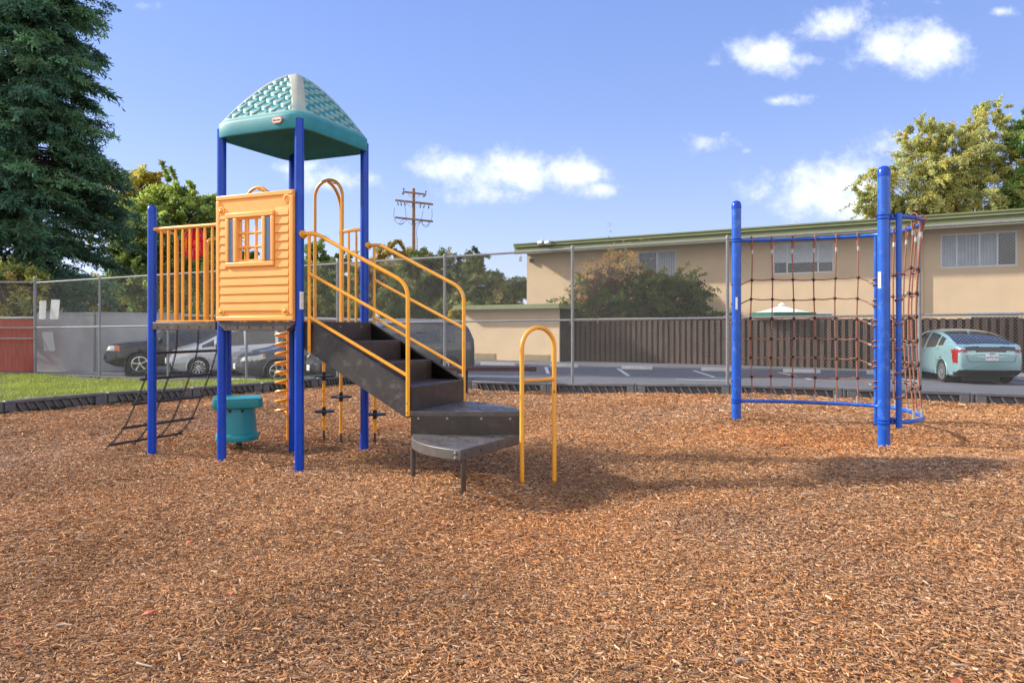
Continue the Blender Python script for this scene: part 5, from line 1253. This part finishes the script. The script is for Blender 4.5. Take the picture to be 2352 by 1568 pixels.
mirrors(root, .75, .88, 1.12, M['trim']); door_seams(root, [[(.85, .4, .985), (.85, 1.0, .995)], [(-.2, .4, .985), (-.2, 1.05, .99)]], yf)
mb = MB(); mb.bar((2.30, -.72, .60), (2.30, .72, .60), .10, .16); mb.build('bumper', M['trim'], root, bevel=.03)
mb = MB(); mb.bar((-.05, .75, 1.30), (.42, .72, 1.30), .004, .40, up=(0, -.35, 1)); mb.build('window_sheet', M['slate'], root)
place(root, -11.12, 24.85, rad(210))

# charcoal saloon
L, Wd = 4.5, 1.75
feats = [('indicator', lambda x, y, z, s: 1.62 < x < 1.70 and .70 < z < .80 and abs(y) > .5), ('headlight', lambda x, y, z, s: x > 1.62 and .60+.11*max(0, 2.15-x) < z < .71+.17*max(0, 2.15-x) and abs(y) > .40),
         ('grille', lambda x, y, z, s: x > 2.1 and .55 < z < .70 and abs(y) < .40), ('lower_grille', lambda x, y, z, s: x > 2.1 and .25 < z < .42 and abs(y) < .66),
         ('tail_light', lambda x, y, z, s: x < -2.0 and .7 < z < .92 and abs(y) > .5)]
root, body, tp, bl_, yf = car('parked_car', 'charcoal saloon with chrome grille parked behind the spiral climber', M['charcoal_car_paint'], None, 0, L, Wd,
    [(-2.25, .7), (-2.22, .95), (-2.1, 1.03), (-1.7, 1.08), (-1.3, 1.22), (-.8, 1.38), (-.2, 1.435), (.2, 1.41), (.6, 1.29), (1.05, 1.04), (1.3, .95), (1.75, .86), (2.05, .76), (2.2, .65), (2.25, .5)],
    [(-2.25, .95), (-1.2, .97), (0, .93), (1.0, .87), (1.7, .80), (2.25, .55)],
    dict(a=-1.35, b=1.1, pillars=[-.15, .85], ws=(.3, 1.25), rw=(-1.7, -.75)), [-1.35, 1.32], .31, feats, 5, clear=.16, tumble=.36)
mirrors(root, .8, .83, .98, M['charcoal_car_paint']); handle(root, -.05, yf(0)-.015, .78, M['charcoal_car_paint']); door_seams(root, [[(.95, .3, .985), (.95, .82, .995)], [(-.15, .3, .985), (-.15, .9, .99)]], yf)
mb = MB(); mb.tube(spline([(2.235, -.48, .68), (2.30, -.3, .585), (2.315, 0, .56), (2.30, .3, .585), (2.235, .48, .68)], 6), .016, 6); mb.tube([(2.31, -.09, .70), (2.32, -.085, .62)], .012, 6); mb.tube([(2.31, .07, .70), (2.32, .065, .62)], .012, 6); mb.tube([(2.315, -.085, .66), (2.315, .068, .66)], .012, 6); mb.build('grille_chrome', M['chrome'], root)
plate(root, 2.31, .44, 1, None); place(root, -5.86, 21.98, rad(210))

# black estate / people carrier behind the stair
L, Wd = 4.6, 1.82
feats = [('headlight', lambda x, y, z, s: x > 1.8 and .72 < z < .86 and abs(y) > .45), ('grille', lambda x, y, z, s: x > 2.2 and .5 < z < .7 and abs(y) < .5),
         ('sill_trim', lambda x, y, z, s: z < .36 and s)]
root, body, tp, bl_, yf = car('parked_car', 'dark tall family car parked behind the brown stair', M['black_suv_paint'], None, 0, L, Wd,
    [(-2.3, .75), (-2.28, 1.1), (-2.2, 1.4), (-2.0, 1.63), (-1.4, 1.70), (-.4, 1.72), (.3, 1.67), (.75, 1.45), (1.2, 1.12), (1.5, 1.04), (1.95, .93), (2.2, .8), (2.3, .6)],
    [(-2.3, 1.12), (-1, 1.08), (.3, 1.04), (1.2, .99), (1.8, .9), (2.3, .7)],
    dict(a=-2.1, b=1.25, pillars=[-.25, .85, -1.2], ws=(.4, 1.4), rw=(-2.28, -2.05)), [-1.4, 1.4], .34, feats, 5, clear=.2, tumble=.27)
mirrors(root, .9, .87, 1.1, M['black_suv_paint']); handle(root, 0, yf(0)-.015, .95, M['chrome']); handle(root, -1.05, yf(-1)-.015, .96, M['chrome']); door_seams(root, [[(1.0, .36, .985), (1.0, .98, .995)], [(-.25, .36, .985), (-.25, 1.02, .99)]], yf)
mb = MB()
for s in (1, -1): mb.tube([(-1.9, s*.60, 1.68), (-1.8, s*.60, 1.745), (.1, s*.60, 1.76), (.25, s*.60, 1.70)], .016, 6)
mb.build('roof_rail', M['frame'], root); plate(root, 2.37, .45, 1, None)
mb = MB(); mb.bar((2.33, -.7, .56), (2.33, .7, .56), .02, .03); mb.build('chrome_strip', M['chrome'], root)
place(root, -3.45, 21.05, rad(210))
# ================================================================ trees and shrubs
def leaf_quads(c, size, rng, droop=0, flat=0, aspect=.5):
    n = len(c); d = rng.normal(0, 1, (n, 3)); d[:, 2] = d[:, 2]*(1-flat)-droop; d /= np.linalg.norm(d, axis=1, keepdims=True)
    e = rng.normal(0, 1, (n, 3)); e -= d*(e*d).sum(1, keepdims=True); e /= np.linalg.norm(e, axis=1, keepdims=True)
    L = size*rng.uniform(.6, 1.35, n)[:, None]; w = L*aspect*.5
    return np.stack([c, c+d*L*.5+e*w, c+d*L, c+d*L*.5-e*w], 1)
def limb(mb, a, b, r0, r1, rng, bend=.08):
    a = Vector(a); b = Vector(b); L = (b-a).length; m = [a.lerp(b, t)+Vector(rng.normal(0, bend*L*.35*math.sin(math.pi*t), 3)) for t in (0, .33, .66, 1)]
    q = spline(m, 4); mb.tube(q, [r0+(r1-r0)*i/(len(q)-1) for i in range(len(q))], 7); return q
def tree(name, label, cat, base, trunk_h, tr, blobs, nclump, nleaf, size, pal, pw, seed, group=None, spread=.34, droop=0, topcol=None, aspect=.5, airy=0, mat='leaf', wisps=0, gain=3.3):
    rng = np.random.default_rng(seed); base = Vector(base); root = thing(name, label, cat, base, group)
    nclump = int(nclump*1.6); B = np.array(blobs, float); vol = B[:, 3]*B[:, 4]*B[:, 5]; vol = vol**.8/np.sum(vol**.8)
    bi = rng.choice(len(B), nclump, p=vol); d = rng.normal(0, 1, (nclump, 3)); d /= np.linalg.norm(d, axis=1, keepdims=True)
    r = rng.uniform(.35, 1, nclump)**.45*rng.uniform(.85, 1.12, nclump); cc = B[bi, :3]+d*B[bi, 3:]*r[:, None]
    cs_ = rng.uniform(.35, 1.15, nclump)*spread*.8*np.cbrt(B[bi, 3]*B[bi, 4]*B[bi, 5])
    keep = cc[:, 2] > base.z+.05; cc, cs_ = cc[keep], cs_[keep]; nclump = len(cc)
    # trunk and limbs
    mb = MB(); trunks = []
    top = Vector((base.x, base.y, base.z+trunk_h)); q = limb(mb, base-UP*.3, top, tr, tr*.6, rng, .03)
    order = rng.permutation(nclump)[:min(nclump, 60)]
    for o_ in order[:60]:
        t = q[int(len(q)*rng.uniform(.6, .99))]; e = Vector(cc[o_])
        if (e-t).length < .3: continue
        lq = limb(mb, t, e, tr*.32*rng.uniform(.6, 1), .012, rng, .16)
        for _ in range(2):
            k = int(rng.integers(len(lq)//2, len(lq)-1)); oo = Vector(cc[rng.integers(nclump)]); dd = (oo-lq[k])
            if dd.length > 2.2: dd = dd.normalized()*2.2
            limb(mb, lq[k], lq[k]+dd, .03, .008, rng, .15)
    mb.build('trunk', M['bark'], root)
    ci = rng.integers(0, nclump, nleaf); g = rng.normal(0, 1, (nleaf, 3)); g *= (np.abs(rng.normal(0, 1, nleaf))**.15)[:, None]; ctr0 = B[:, :3].mean(0); cd = (cc-ctr0); cd /= np.linalg.norm(cd, axis=1, keepdims=True)+1e-6; cd = cd+rng.normal(0, .55, cd.shape)+np.array((0, 0, .15)); cd /= np.linalg.norm(cd, axis=1, keepdims=True)
    tl = np.abs(rng.normal(0, 1.0, nleaf)); c = cc[ci]+cd[ci]*(tl*cs_[ci]*1.15)[:, None]+g*(cs_[ci]*(.46-.10*np.minimum(tl, 3)))[:, None]*np.array((1, 1, .8))-np.array((0, 0, 1))*(.12*tl**2*cs_[ci])[:, None]
    if wisps:
        nw = int(nleaf*.2); wi = rng.integers(0, nclump, wisps); wd = rng.normal(0, 1, (wisps, 3)); ctr = B[:, :3].mean(0); wd = (cc[wi]-ctr)/np.linalg.norm(cc[wi]-ctr, axis=1, keepdims=True)+.5*wd; wd[:, 2] += .1; wd /= np.linalg.norm(wd, axis=1, keepdims=True)
        k = rng.integers(0, wisps, nw); t = rng.uniform(.2, 1, nw); ln = rng.uniform(.8, 2.0, wisps)*spread*3.0
        c2 = cc[wi][k]+wd[k]*(t*ln[k])[:, None]+np.array((0, 0, -1))*(.35*t**2*ln[k])[:, None]+rng.normal(0, .035*spread*3, (nw, 3)); c = np.concatenate([c, c2]); ci = np.concatenate([ci, wi[k]])
    c[:, 2] = np.maximum(c[:, 2], base.z+.03)
    pal = np.array(pal); pc_ = rng.choice(len(pal), nclump, p=np.array(pw)/sum(pw)); pcl = pc_[ci]; sw = rng.uniform(0, 1, len(c)) < .25; pcl[sw] = rng.choice(len(pal), sw.sum(), p=np.array(pw)/sum(pw))
    col = gain*pal[pcl]*rng.uniform(.7, 1.35, len(c))[:, None]*rng.uniform(.75, 1.25, nclump)[ci][:, None]
    if topcol is not None:
        zz = (c[:, 2]-B[:, 2].min())/(np.ptp(B[:, 2])+B[:, 5].max()); k = np.clip((zz-topcol[1])*2.2, 0, 1)*rng.uniform(0, 1, len(c)); col = col+(np.array(topcol[0])-col)*k[:, None]
    col = np.clip(col, .005, .75); v = leaf_quads(c, size, rng, droop, aspect=aspect)
    quad_mesh('crown', v, M[mat], cols=np.repeat(col[:, None], 4, 1).reshape(-1, 3), parent=root); return root
def blob(px, py, Y, rx, ry, rz=None): p = at(px, py, Y); return (p.x, p.y, p.z, rx/F*Y, (rz or rx*.8)/F*Y, ry/F*Y)

# great dark conifer, left
def conifer(label, base, H, r_base, seed, nbr=520, zlow=2.2):
    rng = np.random.default_rng(seed); base = Vector(base); root = thing('conifer_tree', label, 'conifer', base); mb = MB()
    mb.tube([base-UP*.3, base+UP*H*.3, base+UP*H*.7, base+UP*H], [.55, .42, .22, .03], 12); cs_, ds, cl = [], [], []
    pal = np.array([(.030, .066, .040), (.048, .098, .050), (.064, .122, .056), (.038, .080, .054)])
    for i in range(nbr):
        u = rng.uniform(0, 1)**.9; z = zlow+(H-zlow)*u; az = rng.uniform(0, 2*math.pi); f_ = (1-u*.95)**.64
        R = r_base*f_*rng.uniform(.62, 1.12)*(1+.16*math.sin(3*az+z*.9)); d_ = np.array((math.cos(az), math.sin(az), 0)); n_ = np.array((-d_[1], d_[0], 0))
        up0 = rng.uniform(-.05, .3)*(1-.4*u); pts = []
        for t in np.linspace(0, 1, 9): pts.append(np.array(base)+np.array((0, 0, z))+d_*R*t+np.array((0, 0, R*(up0*t-.42*t*t+.12*t**4)))+n_*R*.08*math.sin(4*t+i))
        pts = np.array(pts)
        if i % 2 == 0: mb.tube([Vector(p) for p in pts], [.05*f_+.012-.0045*k for k in range(9)] if f_ > .5 else .015, 5)
        ns = int(10+R*7); bc = pal[rng.integers(len(pal))]*rng.uniform(.6, 1.4)
        for s in range(ns):
            t = rng.uniform(.22, 1.0)**.8; k = min(int(t*8), 7); p = pts[k]+(pts[k+1]-pts[k])*(t*8-k); side = rng.choice((-1, 1)); sd_ = d_*rng.uniform(.25, 1)+n_*side*rng.uniform(.2, 1)+np.array((0, 0, rng.uniform(-.55, .12))); sd_ /= np.linalg.norm(sd_)
            sl = rng.uniform(.35, .85)*(1.1-.35*t); nl = 15; tt = np.linspace(.05, 1, nl); q = p+sd_[None]*(tt*sl)[:, None]+np.array((0, 0, -.28))*(tt**2*sl)[:, None]
            cs_.append(q+rng.normal(0, .035, (nl, 3))); dv = sd_[None]*.8+rng.normal(0, .55, (nl, 3))+np.array((0, 0, -.2)); ds.append(dv); cl.append(np.repeat((2.3*bc*rng.uniform(.75, 1.3))[None], nl, 0))
    mb.build('trunk', M['bark'], root); c = np.concatenate(cs_); d = np.concatenate(ds); d /= np.linalg.norm(d, axis=1, keepdims=True); col = np.concatenate(cl); n = len(c)
    e = rng.normal(0, 1, (n, 3)); e -= d*(e*d).sum(1, keepdims=True); e /= np.linalg.norm(e, axis=1, keepdims=True); L = rng.uniform(.10, .24, n)[:, None]; w = .032
    brown = rng.uniform(0, 1, n) < .02; col[brown] = (.16, .07, .035)
    v = np.stack([c-e*w*.5, c+d*L*.6-e*w, c+d*L, c+e*w], 1); print('needles', n)
    quad_mesh('crown', v, M['needle'], cols=np.repeat(col[:, None], 4, 1).reshape(-1, 3), parent=root); return root
conifer('tall dark conifer filling the left edge of the picture', (at(62, 0, 31).x, 31, -.2), 28, 3.85, 3, 1000, 2.6)

GRN = [(.05, .095, .022), (.085, .13, .03), (.035, .065, .02), (.13, .15, .035)]
YEL = [(.24, .17, .022), (.20, .155, .03), (.13, .12, .03)]
# yellow and green trees left of and behind the playset
tree('autumn_tree', 'yellow leaved tree beside the dark conifer', 'tree', (at(300, 0, 44).x, 44, -.2), 4, .22, [blob(300, 436, 44, 52, 44), blob(270, 490, 44, 50, 50), blob(335, 430, 44, 26, 30), blob(330, 530, 44, 50, 50)], 90, 26000, .19, YEL+[(.12, .14, .03)], [4, 4, 2, 2], 21, wisps=30)
tree('leafy_tree', 'green tree with thin upright shoots behind the barrier rail', 'tree', (at(415, 0, 40).x, 40, -.2), 3.4, .2, [blob(400, 470, 40, 45, 55), blob(360, 500, 40, 55, 55), blob(450, 500, 40, 55, 45), blob(420, 590, 40, 90, 70), blob(480, 490, 40, 36, 46), blob(505, 540, 40, 40, 50), blob(395, 420, 40, 14, 35), blob(440, 420, 40, 12, 35)], 240, 80000, .16, [(.10, .13, .03), (.15, .18, .04), (.06, .085, .025), (.15, .12, .03)], [4, 3, 3, 1], 22, wisps=70)
tree('leafy_tree', 'dense dark green tree right of the conifer, behind the short blue post', 'tree', (at(330, 0, 37).x, 37, -.2), 3, .2, [blob(335, 560, 37, 65, 55), blob(310, 620, 37, 60, 50), blob(380, 640, 37, 70, 50)], 110, 38000, .16, [(.06, .085, .025), (.04, .06, .02), (.11, .13, .03)], [4, 3, 2], 23, wisps=30)
tree('leafy_tree', 'green tree seen through the barrier and behind the wall panel', 'tree', (at(540, 0, 42).x, 42, -.2), 3, .2, [blob(520, 640, 42, 70, 60), blob(600, 640, 42, 60, 50), blob(470, 560, 42, 45, 60), blob(650, 640, 42, 50, 55)], 150, 44000, .18, GRN, [3, 3, 3, 2], 24, wisps=50)
tree('bush', 'yellow green bushes above the carport left of the playset', 'bush', (at(290, 0, 41.5).x, 41.5, -.2), 1, .1, [blob(250, 680, 41.5, 50, 40), blob(310, 690, 41.5, 50, 32), blob(180, 690, 41.5, 40, 26)], 90, 24000, .15, [(0.143, 0.132, 0.028), (0.083, 0.094, 0.022), (0.187, 0.143, 0.039)], [3, 3, 2], 25)
tree('bush', 'broad leaved bush with olive and bronze leaves at the far left edge', 'bush', (at(25, 0, 27).x, 27, -.2), 1.5, .1, [blob(20, 650, 27, 60, 40), blob(70, 640, 27, 34, 26), blob(30, 700, 27, 60, 32)], 80, 11000, .17, [(.14, .13, .03), (.07, .085, .025), (.12, .09, .03), (.045, .06, .02)], [4, 3, 2, 3], 26, aspect=.42)
# row behind the stair and pole
tree('leafy_tree', 'dark green tree behind the open entry arch', 'tree', (at(735, 0, 45).x, 45, -.2), 3, .2, [blob(725, 610, 45, 30, 55), blob(760, 640, 45, 42, 50), blob(730, 690, 45, 60, 50), blob(790, 600, 45, 14, 22)], 110, 30000, .18, [(.04, .06, .02), (.06, .085, .025), (.09, .11, .03)], [3, 3, 2], 27, wisps=40)
tree('autumn_tree', 'golden leaved tree left of the utility pole', 'tree', (at(890, 0, 62).x, 62, -.2), 3, .25, [blob(905, 612, 62, 48, 40), blob(860, 650, 62, 45, 50), blob(945, 600, 62, 32, 26), blob(835, 680, 62, 40, 50)], 130, 42000, .22, [(.17, .125, .035), (.14, .11, .035), (.19, .14, .06), (.08, .08, .025)], [3, 3, 2, 2], 28, wisps=40)
DK = [(.035, .055, .018), (.06, .08, .025), (.095, .11, .035), (.14, .12, .05)]
tree('leafy_tree', 'dark glossy tree just right of the utility pole', 'tree', (at(990, 0, 50).x, 50, -.2), 2.5, .25, [blob(990, 620, 50, 55, 40), blob(940, 690, 50, 70, 50), blob(1030, 670, 50, 55, 60), blob(960, 640, 50, 40, 40), blob(1060, 600, 50, 30, 14)], 170, 46000, .2, DK, [3, 3, 3, 1], 29, wisps=50, gain=2.1)
tree('leafy_tree', 'dark glossy tree between the utility pole and the tan building', 'tree', (at(1120, 0, 48).x, 48, -.2), 2.2, .25, [blob(1110, 670, 48, 60, 42), blob(1090, 620, 48, 30, 26), blob(1160, 670, 48, 45, 30), blob(1195, 665, 48, 26, 22), blob(1080, 710, 48, 60, 45)], 150, 40000, .2, DK, [3, 3, 3, 1], 30, wisps=40, gain=2.1)
tree('bush', 'yellow green bush seen below the stair handrails', 'bush', (at(760, 0, 43).x, 43, -.2), .8, .1, [blob(740, 715, 43, 40, 18), blob(800, 715, 43, 46, 22), blob(690, 700, 43, 40, 30)], 60, 16000, .15, [(0.165, 0.143, 0.028), (0.094, 0.099, 0.022), (0.055, 0.066, 0.017)], [3, 3, 2], 31)
tree('bush', 'yellow tinged bush beside the left end of the tan shed', 'bush', (at(1068, 0, 38.5).x, 38.5, -.2), .6, .08, [blob(1066, 730, 38.5, 22, 34), blob(1050, 720, 38.5, 14, 18)], 30, 7000, .14, [(0.187, 0.149, 0.022), (0.083, 0.088, 0.022)], [2, 3], 32)
# shrub in front of the tan building
tree('crepe_shrub', 'rounded shrub with orange tips rising above the board fence', 'shrub', (at(1470, 0, 33.6).x, 33.6, -.2), 1.2, .12, [blob(1400, 690, 33.6, 80, 52), blob(1540, 690, 33.6, 85, 50), blob(1470, 680, 33.6, 85, 42), blob(1600, 720, 33.6, 42, 32), blob(1330, 715, 33.6, 40, 32), blob(1480, 655, 33.6, 60, 24)], 260, 70000, .12, [(.035, .055, .018), (.05, .075, .022), (.075, .10, .028)], [4, 3, 2], 33, spread=.26, topcol=((.34, .22, .07), .6), wisps=150, gain=1.7)
tree('crepe_shrub', 'thin orange leaved sprigs on the left of the rounded shrub', 'shrub', (at(1390, 0, 33.0).x, 33.0, -.2), 1.6, .05, [blob(1400, 620, 33.0, 70, 30), blob(1350, 670, 33.0, 50, 30), blob(1420, 590, 33.0, 40, 16)], 50, 2600, .10, [(.15, .08, .035), (.14, .09, .03), (.06, .065, .02)], [3, 2, 1], 34, wisps=60)
# big tree behind the building, right
BT = [(.11, .112, .04), (.145, .138, .055), (.075, .085, .032), (.16, .13, .035), (.2, .13, .03)]
tree('leafy_tree', 'large olive and orange tree rising behind the tan building', 'tree', (at(2190, 0, 47).x, 47, -.2), 7, .4, [blob(2100, 430, 47, 100, 75), blob(2190, 370, 47, 90, 80), blob(2260, 330, 47, 60, 90), blob(2230, 450, 47, 110, 70), blob(2010, 425, 47, 50, 40), blob(2130, 320, 47, 60, 40), blob(2270, 260, 47, 40, 32), blob(1990, 475, 47, 40, 24), blob(2060, 480, 47, 70, 40)], 520, 150000, .145, BT, [4, 4, 3, 2, .6], 35, spread=.2, wisps=420, aspect=.4, gain=4.4)
tree('leafy_tree', 'green tree cut off by the right edge of the picture', 'tree', (at(2400, 0, 46).x, 46, -.2), 6, .35, [blob(2390, 330, 46, 70, 75), blob(2400, 420, 46, 75, 70), blob(2370, 470, 46, 60, 50), blob(2350, 290, 46, 24, 16)], 160, 60000, .17, [(.05, .085, .022), (.08, .115, .03), (.17, .12, .03)], [4, 4, 1], 36, spread=.26, wisps=80, aspect=.4, gain=4.4)
# far tree line that closes the horizon
for i, (px, py, w_, lab_) in enumerate(((60, 690, 120, 'far green trees at the left behind the red fence'), (470, 690, 150, 'far green trees low behind the blue posts'), (660, 680, 120, 'far green trees low behind the wall panel'))):
    tree('leafy_tree', lab_, 'tree', (at(px, 0, 58).x, 58, -.3), 2, .2, [blob(px, py, 58, w_, 45), blob(px-w_*.5, py+20, 58, w_*.6, 35), blob(px+w_*.5, py+15, 58, w_*.6, 38)], 120, 26000, .26, GRN, [3, 3, 3, 2], 50+i, group=None)
